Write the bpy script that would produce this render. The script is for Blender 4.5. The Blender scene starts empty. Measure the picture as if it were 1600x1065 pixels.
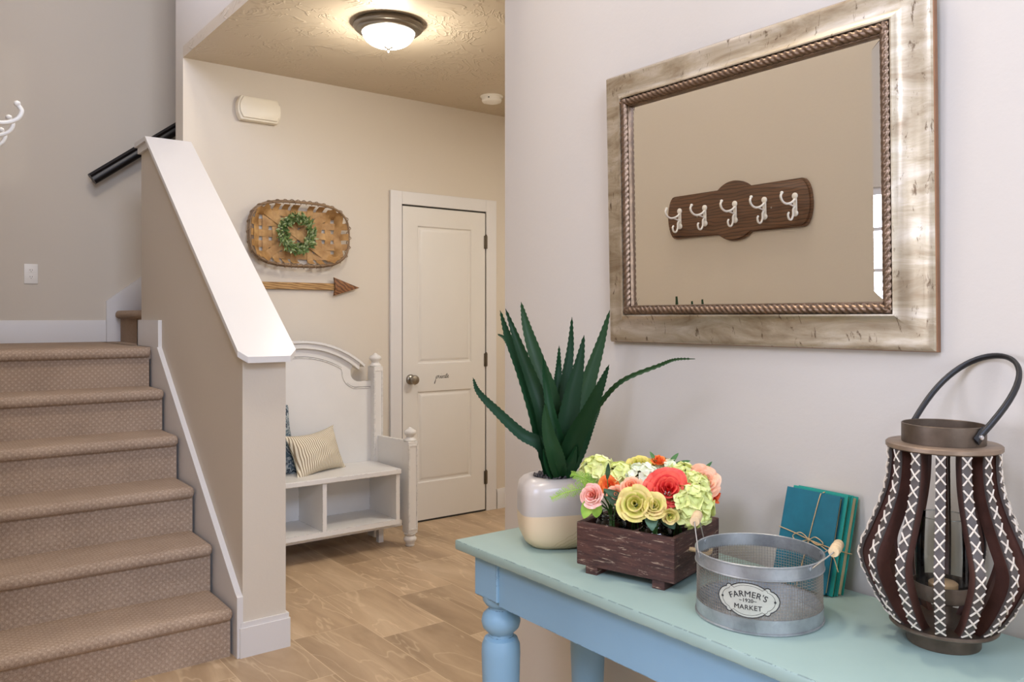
import bpy, bmesh, math, random
from mathutils import Vector, Matrix, Euler
random.seed(7)
S = bpy.context.scene
COL = S.collection

def lin(c):
    return tuple(((v/255)/12.92 if v/255 <= .04045 else ((v/255+.055)/1.055)**2.4) for v in c)

# ------------------------------------------------------------------ camera, world, daylight, exposure
FPX = 1280.5; YAW = math.atan(976/1280.5)
cd = bpy.data.cameras.new('camera'); cam = bpy.data.objects.new('camera', cd); COL.objects.link(cam)
cd.sensor_width = 36; cd.lens = 36*FPX/1600; cd.clip_start = .03
cd.shift_y = -(532.5-495)/1600
cam.location = (0, 0, 1.325); cam.rotation_euler = (math.pi/2, 0, -YAW)
S.camera = cam

wd = bpy.data.worlds.new('world'); S.world = wd; wd.use_nodes = True
bg = wd.node_tree.nodes['Background']; bg.inputs[0].default_value = (.62, .78, 1, 1); bg.inputs[1].default_value = 1.6

def area(name, loc, rot, sx, sy, power, color):
    l = bpy.data.lights.new(name, 'AREA'); l.shape = 'RECTANGLE'; l.size = sx; l.size_y = sy
    l.energy = power; l.color = color
    o = bpy.data.objects.new(name, l); COL.objects.link(o); o.location = loc; o.rotation_euler = rot
    return o
R = math.radians
# daylight entering through the front windows, the side window and the tall stair window
area('daylight_front', (-.35, -2.95, 1.55), (R(90), 0, 0), 2.4, 1.9, 50, (.84, .87, 1))
area('daylight_front_upper', (-.35, -2.95, 3.9), (R(95), 0, 0), 2.4, 1.5, 180, (.66, .75, 1))
area('daylight_side', (-2.78, 2.4, 1.46), (R(90), 0, R(-90)), 1.6, 1.1, 85, (.76, .80, 1))
area('daylight_stair', (-2.78, .1, 3.9), (R(70), 0, R(-90)), 1.8, 1.5, 125, (.64, .71, 1))
area('daylight_stair_window', (-.06, 3.5, 4.1), (R(60), 0, R(-90)), 1.0, 1.0, 42, (.62, .70, 1))
# unseen fill lights added under the ceilings to brighten foyer, stairs and hall
area('foyer_fill', (.7, 1.9, 5.15), (0, 0, 0), .5, .5, 48, (1, .90, .78))
area('hall_fill', (3.3, 2.75, 2.69), (0, 0, 0), .35, .35, 26, (1, .95, .88))

S.view_settings.view_transform = 'Standard'; S.view_settings.look = 'None'
S.view_settings.gamma = 1; S.view_settings.use_curve_mapping = False
S.view_settings.exposure = .31
S.cycles.max_bounces = 10; S.cycles.diffuse_bounces = 6; S.cycles.glossy_bounces = 5
S.cycles.transparent_max_bounces = 16; S.cycles.transmission_bounces = 8
S.cycles.caustics_reflective = False; S.cycles.caustics_refractive = False
S.cycles.sample_clamp_indirect = 6

# ------------------------------------------------------------------ materials
class N:
    def __init__(s, name):
        s.m = bpy.data.materials.new(name); s.m.use_nodes = True
        s.t = s.m.node_tree; s.b = s.t.nodes['Principled BSDF']; s.out = s.t.nodes['Material Output']
    def n(s, typ, **kw):
        x = s.t.nodes.new(typ)
        for k, v in kw.items(): setattr(x, k, v)
        return x
    def l(s, a, b): s.t.links.new(a, b)
    def math(s, op, a, b=None, c=None):
        x = s.n('ShaderNodeMath', operation=op)
        for i, v in enumerate((a, b, c)):
            if v is None: continue
            if isinstance(v, (int, float)): x.inputs[i].default_value = v
            else: s.l(v, x.inputs[i])
        return x.outputs[0]
    def mix(s, f, a, b, blend='MIX'):
        x = s.n('ShaderNodeMix', data_type='RGBA', blend_type=blend)
        for i, v in ((0, f), (6, a), (7, b)):
            if isinstance(v, (int, float)): x.inputs[i].default_value = v
            elif isinstance(v, tuple): x.inputs[i].default_value = (*v[:3], 1)
            else: s.l(v, x.inputs[i])
        return x.outputs[2]
    def ramp(s, f, stops):
        x = s.n('ShaderNodeValToRGB'); s.l(f, x.inputs[0]); e = x.color_ramp.elements
        while len(e) < len(stops): e.new(.5)
        for i, (p, c) in enumerate(stops): e[i].position = p; e[i].color = (*c[:3], 1)
        return x.outputs[0]
    def noise(s, scale, detail=3, rough=.5, vec=None, dist=0):
        x = s.n('ShaderNodeTexNoise'); x.inputs['Scale'].default_value = scale; x.inputs['Detail'].default_value = detail
        x.inputs['Roughness'].default_value = rough; x.inputs['Distortion'].default_value = dist
        s.l(vec if vec is not None else s.co(), x.inputs['Vector']); return x.outputs['Fac']
    def co(s, scale=None, rot=None):
        if not hasattr(s, '_c'): s._c = s.n('ShaderNodeTexCoord').outputs['Object']
        if scale is None and rot is None: return s._c
        x = s.n('ShaderNodeMapping'); s.l(s._c, x.inputs[0])
        if scale: x.inputs['Scale'].default_value = scale
        if rot: x.inputs['Rotation'].default_value = rot
        return x.outputs[0]
    def bump(s, h, strength=.3, dist=.01):
        x = s.n('ShaderNodeBump'); x.inputs['Strength'].default_value = strength; x.inputs['Distance'].default_value = dist
        s.l(h, x.inputs['Height']); s.l(x.outputs[0], s.b.inputs['Normal'])
    def base(s, v):
        if isinstance(v, tuple): s.b.inputs['Base Color'].default_value = (*v[:3], 1)
        else: s.l(v, s.b.inputs['Base Color'])
        return s
    def set(s, rough=None, metal=None, spec=None, **kw):
        for k, v in (('Roughness', rough), ('Metallic', metal), ('Specular IOR Level', spec)):
            if v is None: continue
            if isinstance(v, (int, float)): s.b.inputs[k].default_value = v
            else: s.l(v, s.b.inputs[k])
        for k, v in kw.items(): s.b.inputs[k.replace('_', ' ')].default_value = v
        return s

def simple(name, col, rough=.5, metal=0, var=.12, scale=20, bump=0, bscale=200, bdist=.002, spec=None, stretch=None):
    m = N(name); c = lin(col)
    f = m.noise(scale, 4, .6, m.co(stretch) if stretch else None)
    d = tuple(v*(1-var) for v in c); e = tuple(min(1, v*(1+var)) for v in c)
    m.base(m.ramp(f, [(.3, d), (.7, e)])).set(rough, metal, spec)
    if bump: m.bump(m.noise(bscale, 3, .6, m.co(stretch) if stretch else None), bump, bdist)
    return m.m

M = {}
# wall paint, one greige everywhere, orange-peel texture
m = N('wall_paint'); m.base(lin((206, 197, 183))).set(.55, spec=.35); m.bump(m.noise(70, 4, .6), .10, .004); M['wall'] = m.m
# knock-down textured ceiling in the same paint
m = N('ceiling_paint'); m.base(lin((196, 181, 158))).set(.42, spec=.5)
w = m.noise(2.2, 3, .5); x = m.n('ShaderNodeTexNoise'); x.inputs['Scale'].default_value = 4.5; x.inputs['Detail'].default_value = 2
x.inputs['Distortion'].default_value = 3.2; m.l(m.co(), x.inputs['Vector'])
rg = m.math('ABSOLUTE', m.math('SUBTRACT', x.outputs['Fac'], .5)); rg = m.math('SUBTRACT', 1, m.math('MULTIPLY', rg, 18)); rg = m.math('MAXIMUM', rg, 0)
gate = m.math('MAXIMUM', m.math('MULTIPLY', m.math('SUBTRACT', m.noise(5, 2), .42), 8), 0); gate = m.math('MINIMUM', gate, 1)
m.bump(m.math('MULTIPLY', rg, gate), .42, .008); M['ceil'] = m.m
M['trim'] = simple('white_trim_paint', (214, 212, 211), .32, var=.012, scale=3)
M['door'] = simple('white_door_paint', (216, 213, 208), .36, var=.012, scale=3)
# stone-look floor tiles, stair-step layout
m = N('stone_tile'); sp = m.n('ShaderNodeSeparateXYZ'); m.l(m.co(), sp.inputs[0]); X, Y = sp.outputs[0], sp.outputs[1]
u = m.math('DIVIDE', m.math('SUBTRACT', X, 1.3245), .3025); col = m.math('FLOOR', u); fu = m.math('SUBTRACT', u, col)
v = m.math('DIVIDE', m.math('ADD', m.math('SUBTRACT', Y, 3.22), m.math('MULTIPLY', col, .2)), .6); row = m.math('FLOOR', v); fv = m.math('SUBTRACT', v, row)
cb = m.n('ShaderNodeCombineXYZ'); m.l(col, cb.inputs[0]); m.l(row, cb.inputs[1])
wn = m.n('ShaderNodeTexWhiteNoise', noise_dimensions='3D'); m.l(cb.outputs[0], wn.inputs['Vector'])
mp = m.n('ShaderNodeMapping'); mp.inputs['Scale'].default_value = (3.6, .75, 1); mp.inputs['Rotation'].default_value = (0, 0, .12); m.l(m.co(), mp.inputs[0])
va = m.n('ShaderNodeVectorMath', operation='MULTIPLY_ADD'); m.l(wn.outputs['Color'], va.inputs[0]); va.inputs[1].default_value = (9, 9, 9); m.l(mp.outputs[0], va.inputs[2])
n1 = m.noise(1.5, 6, .58, va.outputs[0], .6); n2 = m.noise(2.2, 3, .45, va.outputs[0], .5)
c1 = m.ramp(n1, [(.25, lin((140, 116, 90))), (.45, lin((170, 145, 116))), (.6, lin((186, 161, 131))), (.8, lin((206, 183, 154)))])
vein = m.math('SUBTRACT', 1, m.math('MINIMUM', m.math('MULTIPLY', m.math('ABSOLUTE', m.math('SUBTRACT', n2, .53)), 55), 1))
c2 = m.mix(m.math('MULTIPLY', vein, .38), c1, lin((226, 204, 172)))
tone = m.math('ADD', .86, m.math('MULTIPLY', wn.outputs['Value'], .24))
tc = m.n('ShaderNodeCombineColor'); [m.l(tone, tc.inputs[i]) for i in range(3)]
c3 = m.mix(1.0, c2, tc.outputs[0], 'MULTIPLY')
eu = m.math('MULTIPLY', m.math('MINIMUM', fu, m.math('SUBTRACT', 1, fu)), .3025); ev = m.math('MULTIPLY', m.math('MINIMUM', fv, m.math('SUBTRACT', 1, fv)), .6)
gr = m.math('LESS_THAN', m.math('MINIMUM', eu, ev), .0016)
m.base(m.mix(gr, c3, lin((200, 178, 148)))).set(.42, spec=.4)
m.bump(m.math('SUBTRACT', m.math('MULTIPLY', n2, .3), m.math('MULTIPLY', gr, .5)), .18, .004); M['tile'] = m.m
# patterned loop carpet
m = N('carpet'); sp = m.n('ShaderNodeSeparateXYZ'); m.l(m.co(), sp.inputs[0]); yz = m.math('ADD', sp.outputs[1], sp.outputs[2])
a = m.math('SINE', m.math('MULTIPLY', sp.outputs[0], 2*math.pi/.027)); b = m.math('SINE', m.math('MULTIPLY', yz, 2*math.pi/.027))
ab = m.math('MULTIPLY', a, b); dots = m.math('GREATER_THAN', ab, .45)
nz = m.noise(260, 3, .7); nb = m.noise(6, 3)
c = m.ramp(nz, [(.3, lin((146, 126, 109))), (.7, lin((194, 173, 154)))])
c = m.mix(m.math('MULTIPLY', dots, .30), c, lin((226, 206, 184))); c = m.mix(.18, c, m.ramp(nb, [(.3, lin((120, 98, 78))), (.7, lin((190, 168, 146)))]))
m.base(c).set(.95, spec=.1); m.bump(m.math('ADD', m.math('MULTIPLY', ab, .25), nz), .6, .005); M['carpet'] = m.m
M['rail'] = simple('dark_stained_rail', (20, 15, 15), .38, var=.2, scale=8)
# chalk paint table: teal-blue with dark rubbed edges
def chalk(name, body, worn, amount=.62, rad=.004):
    m = N(name); n = m.noise(9, 5, .6); n2 = m.noise(34, 5, .75)
    c = m.mix(m.math('MULTIPLY', n, .35), lin(body), lin(tuple(min(255, v+20) for v in body)))
    g = m.n('ShaderNodeNewGeometry'); bv = m.n('ShaderNodeBevel', samples=4); bv.inputs['Radius'].default_value = rad
    dp = m.n('ShaderNodeVectorMath', operation='DOT_PRODUCT'); m.l(g.outputs['Normal'], dp.inputs[0]); m.l(bv.outputs[0], dp.inputs[1])
    w = m.math('MULTIPLY', m.math('LESS_THAN', dp.outputs['Value'], .93), m.math('GREATER_THAN', n2, amount))
    m.base(m.mix(m.math('MULTIPLY', w, .85), c, lin(worn))).set(.45, spec=.4); m.bump(n2, .06, .002); return m.m
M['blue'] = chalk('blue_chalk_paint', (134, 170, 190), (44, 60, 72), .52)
M['top'] = chalk('warm_lit_table_top', (150, 172, 161), (52, 66, 72), .50)  # same paint as the apron, greener: warm light on the top put into colour
M['bench'] = chalk('distressed_white_paint', (214, 212, 208), (80, 70, 64), .53, .003)
M['shadow_wood'] = simple('bead_shade', (60, 52, 46), .6)
M['nickel'] = simple('brushed_nickel', (150, 144, 134), .28, 1, .1, 6)
M['steel'] = simple('steel_hinge', (120, 112, 100), .35, 1)
M['plastic'] = simple('white_plastic', (236, 233, 226), .4, var=.01)
M['chime'] = simple('ivory_plastic', (226, 218, 200), .4, var=.01)
M['slot'] = simple('dark_slot', (40, 38, 36), .6)
M['ink'] = simple('black_ink', (32, 30, 30), .6)
m = N('lit_glass'); m.base((1, 1, 1)).set(.3); m.b.inputs['Emission Color'].default_value = (1, .96, .88, 1); m.b.inputs['Emission Strength'].default_value = 8; M['dome'] = m.m
def pane_mat():
    m = N('window_glass'); t = m.n('ShaderNodeBsdfTransparent'); g = m.n('ShaderNodeBsdfGlossy'); g.inputs['Roughness'].default_value = .02
    fr = m.n('ShaderNodeFresnel'); fr.inputs[0].default_value = 1.3; mx = m.n('ShaderNodeMixShader')
    m.l(fr.outputs[0], mx.inputs[0]); m.l(t.outputs[0], mx.inputs[1]); m.l(g.outputs[0], mx.inputs[2]); m.l(mx.outputs[0], m.out.inputs[0]); return m.m
M['pane'] = pane_mat()
def thin_glass(name, tint, ior=1.45):
    m = N(name); t = m.n('ShaderNodeBsdfTransparent'); t.inputs[0].default_value = (*tint, 1); g = m.n('ShaderNodeBsdfGlossy'); g.inputs['Roughness'].default_value = .03
    fr = m.n('ShaderNodeFresnel'); fr.inputs[0].default_value = ior; mx = m.n('ShaderNodeMixShader')
    m.l(fr.outputs[0], mx.inputs[0]); m.l(t.outputs[0], mx.inputs[1]); m.l(g.outputs[0], mx.inputs[2]); m.l(mx.outputs[0], m.out.inputs[0]); return m.m
M['glass'] = thin_glass('clear_glass', (.9, .93, .93))
M['jar_glass'] = thin_glass('jar_glass', (.82, .88, .86), 1.5)
m = N('mirror_silver'); m.base((.90, .89, .86)).set(.0, 1); M['mirror'] = m.m
# champagne silver leaf frame with crackle and dark specks
m = N('silver_leaf'); n = m.noise(5, 6, .65, m.co((1, 1, 4)), .6); n2 = m.noise(26, 5, .7, m.co((1, 3, 1)), .5); n3 = m.noise(38, 4, .75)
c = m.ramp(n, [(.3, lin((146, 126, 98))), (.5, lin((188, 174, 148))), (.7, lin((218, 208, 190)))])
c = m.mix(m.math('MULTIPLY', m.math('MINIMUM', m.math('MULTIPLY', m.math('MAXIMUM', m.math('SUBTRACT', n2, .60), 0), 14), 1), .8), c, lin((92, 70, 48)))
m.base(c).set(m.math('ADD', .30, m.math('MULTIPLY', n3, .22)), .7); m.bump(n2, .12, .002); M['leaf_silver'] = m.m
M['rope'] = simple('antiqued_silver_rope', (128, 106, 86), .36, .75, .3, 60)
M['copper'] = simple('copper_edge', (150, 110, 80), .4, .7)
# dark stained oak board
def wood(name, dark, mid, scale=(1, 12, 12), rough=.45, ring=3.2, bump=.15):
    m = N(name); w = m.n('ShaderNodeTexWave', wave_type='BANDS', bands_direction='DIAGONAL'); m.l(m.co(scale), w.inputs['Vector'])
    w.inputs['Scale'].default_value = ring; w.inputs['Distortion'].default_value = 5; w.inputs['Detail'].default_value = 3; w.inputs['Detail Scale'].default_value = 1.4
    n = m.noise(14, 5, .65, m.co(scale))
    f = m.math('ADD', m.math('MULTIPLY', w.outputs['Fac'], .55), m.math('MULTIPLY', n, .45))
    m.base(m.ramp(f, [(.2, lin(dark)), (.7, lin(mid))])).set(rough); m.bump(n, bump, .003); return m.m
m = N('dark_oak'); w = m.n('ShaderNodeTexWave', wave_type='BANDS', bands_direction='Z'); m.l(m.co((1, .35, 1)), w.inputs['Vector'])
w.inputs['Scale'].default_value = 22; w.inputs['Distortion'].default_value = 9; w.inputs['Detail'].default_value = 2; w.inputs['Detail Scale'].default_value = .7
n = m.noise(30, 4, .6, m.co((1, .12, 2)))
c = m.ramp(n, [(.3, lin((84, 56, 36))), (.7, lin((116, 82, 56)))]); g_ = m.math('MULTIPLY', m.math('POWER', w.outputs['Fac'], 6), .75)
m.base(m.mix(g_, c, lin((44, 26, 16)))).set(.38); M['oak'] = m.m
M['shaft'] = wood('rustic_arrow_wood', (126, 90, 46), (178, 140, 88), (1.5, 10, 14), .6)
M['head'] = wood('dark_arrow_wood', (84, 50, 26), (138, 92, 54), (6, 6, 8), .6)
M['dowel'] = simple('turned_pale_wood', (226, 196, 150), .5, 0, .1, 30)
m = N('distressed_crate_wood'); n = m.noise(5, 6, .7, m.co((3, 3, 22)), .5); n2 = m.noise(11, 6, .75, m.co((2, 2, 16)), .4)
c = m.ramp(n, [(.3, lin((44, 24, 20))), (.6, lin((88, 54, 44))), (.8, lin((122, 84, 66)))])
ch = m.math('MINIMUM', m.math('MULTIPLY', m.math('MAXIMUM', m.math('SUBTRACT', n2, .575), 0), 14), 1)
m.base(m.mix(m.math('MULTIPLY', ch, .8), c, lin((196, 168, 140)))).set(.6); m.bump(m.math('SUBTRACT', n, ch), .35, .003); M['crate'] = m.m
m = N('galvanised_metal'); v = m.n('ShaderNodeTexVoronoi'); v.inputs['Scale'].default_value = 38; m.l(m.co(), v.inputs['Vector']); n = m.noise(14, 5, .6)
f = m.math('ADD', m.math('MULTIPLY', v.outputs['Color'], .10), m.math('MULTIPLY', n, .9))
m.base(m.ramp(f, [(.3, lin((136, 140, 140))), (.7, lin((194, 198, 198)))])).set(.38, .65); M['galv'] = m.m
M['wire'] = simple('steel_wire', (150, 142, 128), .4, .4)
M['plaque'] = simple('aged_white_enamel', (182, 180, 164), .5, 0, .08, 60)
M['teal_a'] = simple('teal_book_cloth', (6, 98, 112), .6, 0, .08, 40, .15, 900, .0006)
M['teal_b'] = simple('sea_green_book_cloth', (14, 140, 122), .6, 0, .08, 40, .15, 900, .0006)
M['paper'] = simple('book_pages', (226, 200, 156), .8, 0, .12, 300, stretch=(1, 1, .1))
M['twine'] = simple('jute_twine', (206, 172, 122), .85, 0, .2, 300)
M['rust'] = simple('dark_rusted_metal', (98, 84, 70), .44, .55, .35, 22)
M['rust_top'] = simple('worn_bronze_disc', (138, 118, 98), .42, .5, .3, 18)
M['leather'] = simple('red_brown_slat', (88, 56, 46), .5, 0, .3, 22, .2, 120)
M['edge_dark'] = simple('charcoal_slat_edge', (78, 70, 64), .6, 0, .2, 30)
M['stitch'] = simple('cream_stitching', (216, 204, 186), .7, 0, .12, 60)
M['black'] = simple('black_leather_strap', (20, 20, 22), .42, 0, .2, 30, .2, 300)
M['rivet'] = simple('bright_rivet', (220, 220, 220), .25, 1)
M['candle'] = simple('wax_candle', (214, 170, 120), .5)
# aloe: dark green blade, slightly different tone per leaf
m = N('aloe_green'); oi = m.n('ShaderNodeObjectInfo'); n = m.noise(8, 3)
c = m.ramp(oi.outputs['Random'], [(0, lin((12, 48, 18))), (.5, lin((18, 62, 28))), (.8, lin((50, 74, 38))), (1, lin((20, 62, 44)))])
c = m.mix(m.math('MULTIPLY', n, .35), c, lin((10, 32, 18))); m.base(c).set(.5, spec=.3); M['aloe'] = m.m
M['pebble'] = simple('dark_pebbles', (66, 60, 58), .5, 0, .7, 140)
# ceramic pot: glazed lavender-grey above, bare cream below, burst of fine gold lines
m = N('two_tone_ceramic'); sp = m.n('ShaderNodeSeparateXYZ'); m.l(m.co(), sp.inputs[0])
up = m.math('GREATER_THAN', m.math('ADD', sp.outputs[2], m.math('MULTIPLY', sp.outputs[1], .06)), .080)
n = m.noise(10, 3); gl = m.mix(n, lin((186, 176, 164)), lin((200, 190, 178)))
wv = m.n('ShaderNodeTexWave', bands_direction='Z'); m.l(m.co((1, 1, 1), (.3, .5, 0)), wv.inputs['Vector']); wv.inputs['Scale'].default_value = 40; wv.inputs['Distortion'].default_value = 6
bare = m.mix(m.math('MULTIPLY', m.math('MULTIPLY', m.math('GREATER_THAN', wv.outputs['Fac'], .9), m.math('GREATER_THAN', m.noise(6, 1), .55)), .5), lin((224, 198, 160)), lin((186, 152, 104)))
m.base(m.mix(up, bare, gl)).set(m.math('SUBTRACT', .5, m.math('MULTIPLY', up, .22))); M['pot'] = m.m
def weave(name, a, b):
    m = N(name); oi = m.n('ShaderNodeObjectInfo'); n = m.noise(9, 4, .6, m.co((2, 2, 2)))
    n2 = m.noise(40, 4, .6); f = m.math('ADD', m.math('MULTIPLY', n, .7), m.math('MULTIPLY', n2, .3))
    c = m.ramp(f, [(.3, lin(a)), (.7, lin(b))]); c = m.mix(m.math('MULTIPLY', oi.outputs['Random'], .4), c, lin(a)); m.base(c).set(.6); m.bump(n2, .2, .001); return m.m
M['splint'] = weave('tobacco_splint', (140, 100, 56), (206, 166, 108))
M['rim'] = weave('basket_rim', (104, 80, 56), (168, 140, 106))
def leafmat(name, a, b, rough=.5, sub=0):
    m = N(name); n = m.noise(40, 3); m.base(m.ramp(n, [(.3, lin(a)), (.7, lin(b))])).set(rough, spec=.3)
    if sub: m.b.inputs['Subsurface Weight'].default_value = sub; m.b.inputs['Subsurface Radius'].default_value = (.01, .008, .004)
    return m.m
M['wleaf'] = leafmat('wreath_leaf', (46, 74, 30), (126, 146, 84))
M['wleaf2'] = leafmat('wreath_leaf_pale', (112, 134, 80), (196, 204, 158))
M['twig'] = simple('vine_twig', (86, 60, 40), .7)
FL = dict(coral=((226, 60, 64), (255, 120, 96)), peach=((244, 150, 104), (255, 206, 170)), red=((214, 56, 36), (246, 120, 60)), orange=((232, 92, 44), (250, 150, 70)),
          yellowgreen=((196, 196, 70), (236, 214, 120)), white=((222, 226, 190), (244, 244, 220)), pale=((204, 212, 112), (240, 240, 176)), pink=((240, 140, 116), (255, 222, 206)),
          lime=((196, 200, 84), (246, 216, 150)), green=((192, 202, 112), (232, 234, 164)))
for k, (a, b) in FL.items():
    M['fl_'+k] = leafmat('petal_'+k, a, tuple((p+q)//2 for p, q in zip(a, b)), .6, .12); M['flo_'+k] = leafmat('petal_edge_'+k, tuple((2*p+q)//3 for p, q in zip(a, b)), b, .6, .12)
M['stem'] = leafmat('green_stem', (54, 96, 44), (96, 140, 66))
M['fern'] = leafmat('fern_green', (120, 168, 52), (176, 206, 90), .6)
M['eucalyptus'] = leafmat('grey_green_leaf', (64, 96, 74), (112, 140, 112), .55)
M['darkleaf'] = leafmat('dark_leaf', (30, 52, 34), (66, 92, 58), .45)
# ticking stripe cushion
m = N('ticking_stripe'); sp = m.n('ShaderNodeSeparateXYZ'); m.l(m.co(), sp.inputs[0])
s1 = m.math('SINE', m.math('ADD', m.math('MULTIPLY', sp.outputs[0], 2*math.pi/.0125), m.math('MULTIPLY', m.noise(12, 2), 1.2)))
m.base(m.mix(m.math('GREATER_THAN', s1, .25), lin((228, 220, 200)), lin((148, 132, 108)))).set(.9, spec=.1); m.bump(m.noise(300, 2), .3, .001); M['ticking'] = m.m
m = N('blue_pattern_cushion'); n = m.noise(22, 3, .5, None, 2.5)
m.base(m.ramp(n, [(.42, lin((52, 66, 80))), (.5, lin((190, 198, 200))), (.56, lin((86, 104, 116)))])).set(.9, spec=.1); M['bluecush'] = m.m

# ------------------------------------------------------------------ mesh helpers
MW = {}
def rotmat(loc=(0, 0, 0), rz=0): return Matrix.LocRotScale(Vector(loc), Euler((0, 0, rz)) if not isinstance(rz, Euler) else rz, None)
def obj(name, bm, mat, parent=None, smooth=30, local=False):
    if parent is not None and not local: bmesh.ops.transform(bm, matrix=MW[parent.name].inverted(), verts=bm.verts)
    bmesh.ops.recalc_face_normals(bm, faces=bm.faces)
    me = bpy.data.meshes.new(name); bm.to_mesh(me); bm.free()
    if smooth: me.shade_smooth(); me.set_sharp_from_angle(angle=R(smooth))
    for x in (mat if isinstance(mat, (list, tuple)) else [mat]): me.materials.append(M[x] if isinstance(x, str) else x)
    o = bpy.data.objects.new(name, me); COL.objects.link(o)
    if parent is not None: o.parent = parent; MW[o.name] = MW[parent.name]
    else: MW[o.name] = Matrix()
    return o
def thing(name, label, cat, loc=(0, 0, 0), rz=0, group=None):
    o = bpy.data.objects.new(name, None); COL.objects.link(o); o.location = loc
    o.rotation_euler = rz if isinstance(rz, Euler) else (0, 0, rz)
    o.empty_display_size = .05; MW[o.name] = rotmat(loc, rz); tag(o, label, cat, group); return o
def tag(o, label, cat, group=None):
    o['label'] = label; o['category'] = cat
    if group: o['group'] = group
    return o
def struct(name, bm, mat, label=None, **k):
    o = obj(name, bm, mat, **k); o['kind'] = 'structure'
    o['label'] = label or name.replace('_', ' '); o['category'] = name.split('_')[0]; return o
def B(): return bmesh.new()
def box(bm, x0, x1, y0, y1, z0, z1, bev=0, seg=2, mat=None):
    r = bmesh.ops.create_cube(bm, size=1); vs = r['verts']
    bmesh.ops.transform(bm, matrix=Matrix.Translation(((x0+x1)/2, (y0+y1)/2, (z0+z1)/2)) @ Matrix.Diagonal((abs(x1-x0), abs(y1-y0), abs(z1-z0), 1)), verts=vs)
    if bev:
        es = list({e for v in vs for e in v.link_edges})
        bmesh.ops.bevel(bm, geom=es, offset=bev, segments=seg, affect='EDGES', profile=.5)
    return bm
def lathe(bm, prof, seg=32, c=(0, 0, 0), mtx=None, a0=0, ph=0):
    rings = []
    for r, z in prof:
        if r < 1e-6: rings.append([bm.verts.new((0, 0, z))])
        else: rings.append([bm.verts.new((r*math.cos(ph+2*math.pi*i/seg), r*math.sin(ph+2*math.pi*i/seg), z)) for i in range(seg)])
    for a, b in zip(rings, rings[1:]):
        if len(a) == 1 and len(b) == 1: continue
        for i in range(seg):
            j = (i+1) % seg
            if len(a) == 1: bm.faces.new((a[0], b[i], b[j]))
            elif len(b) == 1: bm.faces.new((a[i], a[j], b[0]))
            else: bm.faces.new((a[i], a[j], b[j], b[i]))
    for rg, z in ((rings[0], 0), (rings[-1], 1)):
        if len(rg) > 1: bm.faces.new(rg)
    vs = [v for rg in rings for v in rg]
    mt = Matrix.Translation(c)
    if mtx is not None: mt = mt @ mtx
    bmesh.ops.transform(bm, matrix=mt, verts=vs); return vs
def tube(bm, pts, r, seg=8, closed=False, flat=1.0, up=None):
    pts = [Vector(p) for p in pts]; n = len(pts); rings = []
    rr = r if isinstance(r, (list, tuple)) else [r]*n
    prev = None
    for i, p in enumerate(pts):
        if closed: t = (pts[(i+1) % n]-pts[i-1]).normalized()
        else: t = (pts[min(i+1, n-1)]-pts[max(i-1, 0)]).normalized()
        if prev is None:
            a = Vector(up) if up else (Vector((0, 0, 1)) if abs(t.z) < .9 else Vector((1, 0, 0)))
        else: a = prev
        a = (a-t*a.dot(t)).normalized(); prev = a; b = t.cross(a)
        rings.append([bm.verts.new(p+(a*math.cos(2*math.pi*k/seg)+b*math.sin(2*math.pi*k/seg)*flat)*rr[i]) for k in range(seg)])
    m = n if closed else n-1
    for i in range(m):
        A, C = rings[i], rings[(i+1) % n]
        for k in range(seg):
            l = (k+1) % seg; bm.faces.new((A[k], A[l], C[l], C[k]))
    if not closed and seg > 2:
        bm.faces.new(rings[0]); bm.faces.new(rings[-1])
    return bm
def prism(bm, poly, ax, a0, a1, bev=0):
    """poly: 2D points in the two other axes (in xyz order); extruded along ax"""
    def P(p, a):
        if ax == 'x': return (a, p[0], p[1])
        if ax == 'y': return (p[0], a, p[1])
        return (p[0], p[1], a)
    A = [bm.verts.new(P(p, a0)) for p in poly]; C = [bm.verts.new(P(p, a1)) for p in poly]
    f1 = bm.faces.new(A); f2 = bm.faces.new(C[::-1]); n = len(poly)
    fs = [bm.faces.new((A[i], C[i], C[(i+1) % n], A[(i+1) % n])) for i in range(n)]
    if bev:
        es = list(f1.edges)+list(f2.edges)
        bmesh.ops.bevel(bm, geom=es, offset=bev, segments=2, affect='EDGES', profile=.5)
    return bm
def crv(pts, n=8):
    """Catmull-Rom through pts"""
    P = [Vector(p) for p in pts]; P = [2*P[0]-P[1]]+P+[2*P[-1]-P[-2]]; out = []
    for i in range(1, len(P)-2):
        for k in range(n):
            t = k/n; a, b, c, d = P[i-1], P[i], P[i+1], P[i+2]
            out.append(.5*((2*b)+(c-a)*t+(2*a-5*b+4*c-d)*t*t+(3*b-a-3*c+d)*t**3))
    out.append(P[-2]); return out
def copy_tree(src, loc, rz, label, group=None):
    o = src.copy(); COL.objects.link(o); o.location = loc
    o.rotation_euler = rz if isinstance(rz, Euler) else (0, 0, rz)
    o['label'] = label
    if group: o['group'] = group
    def rec(a, b):
        for ch in a.children:
            c = ch.copy(); COL.objects.link(c); c.parent = b; rec(ch, c)
    rec(src, o); return o
def textmesh(body, size, extrude=.0004, spacing=1.0):
    cu = bpy.data.curves.new('lettering', 'FONT'); cu.body = body; cu.size = size; cu.align_x = 'CENTER'; cu.align_y = 'CENTER'; cu.extrude = extrude; cu.space_character = spacing
    o = bpy.data.objects.new('lettering', cu); COL.objects.link(o); bpy.context.view_layer.update()
    me = o.evaluated_get(bpy.context.evaluated_depsgraph_get()).to_mesh(); bm = B(); bm.from_mesh(me)
    bpy.data.objects.remove(o); return bm
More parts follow.
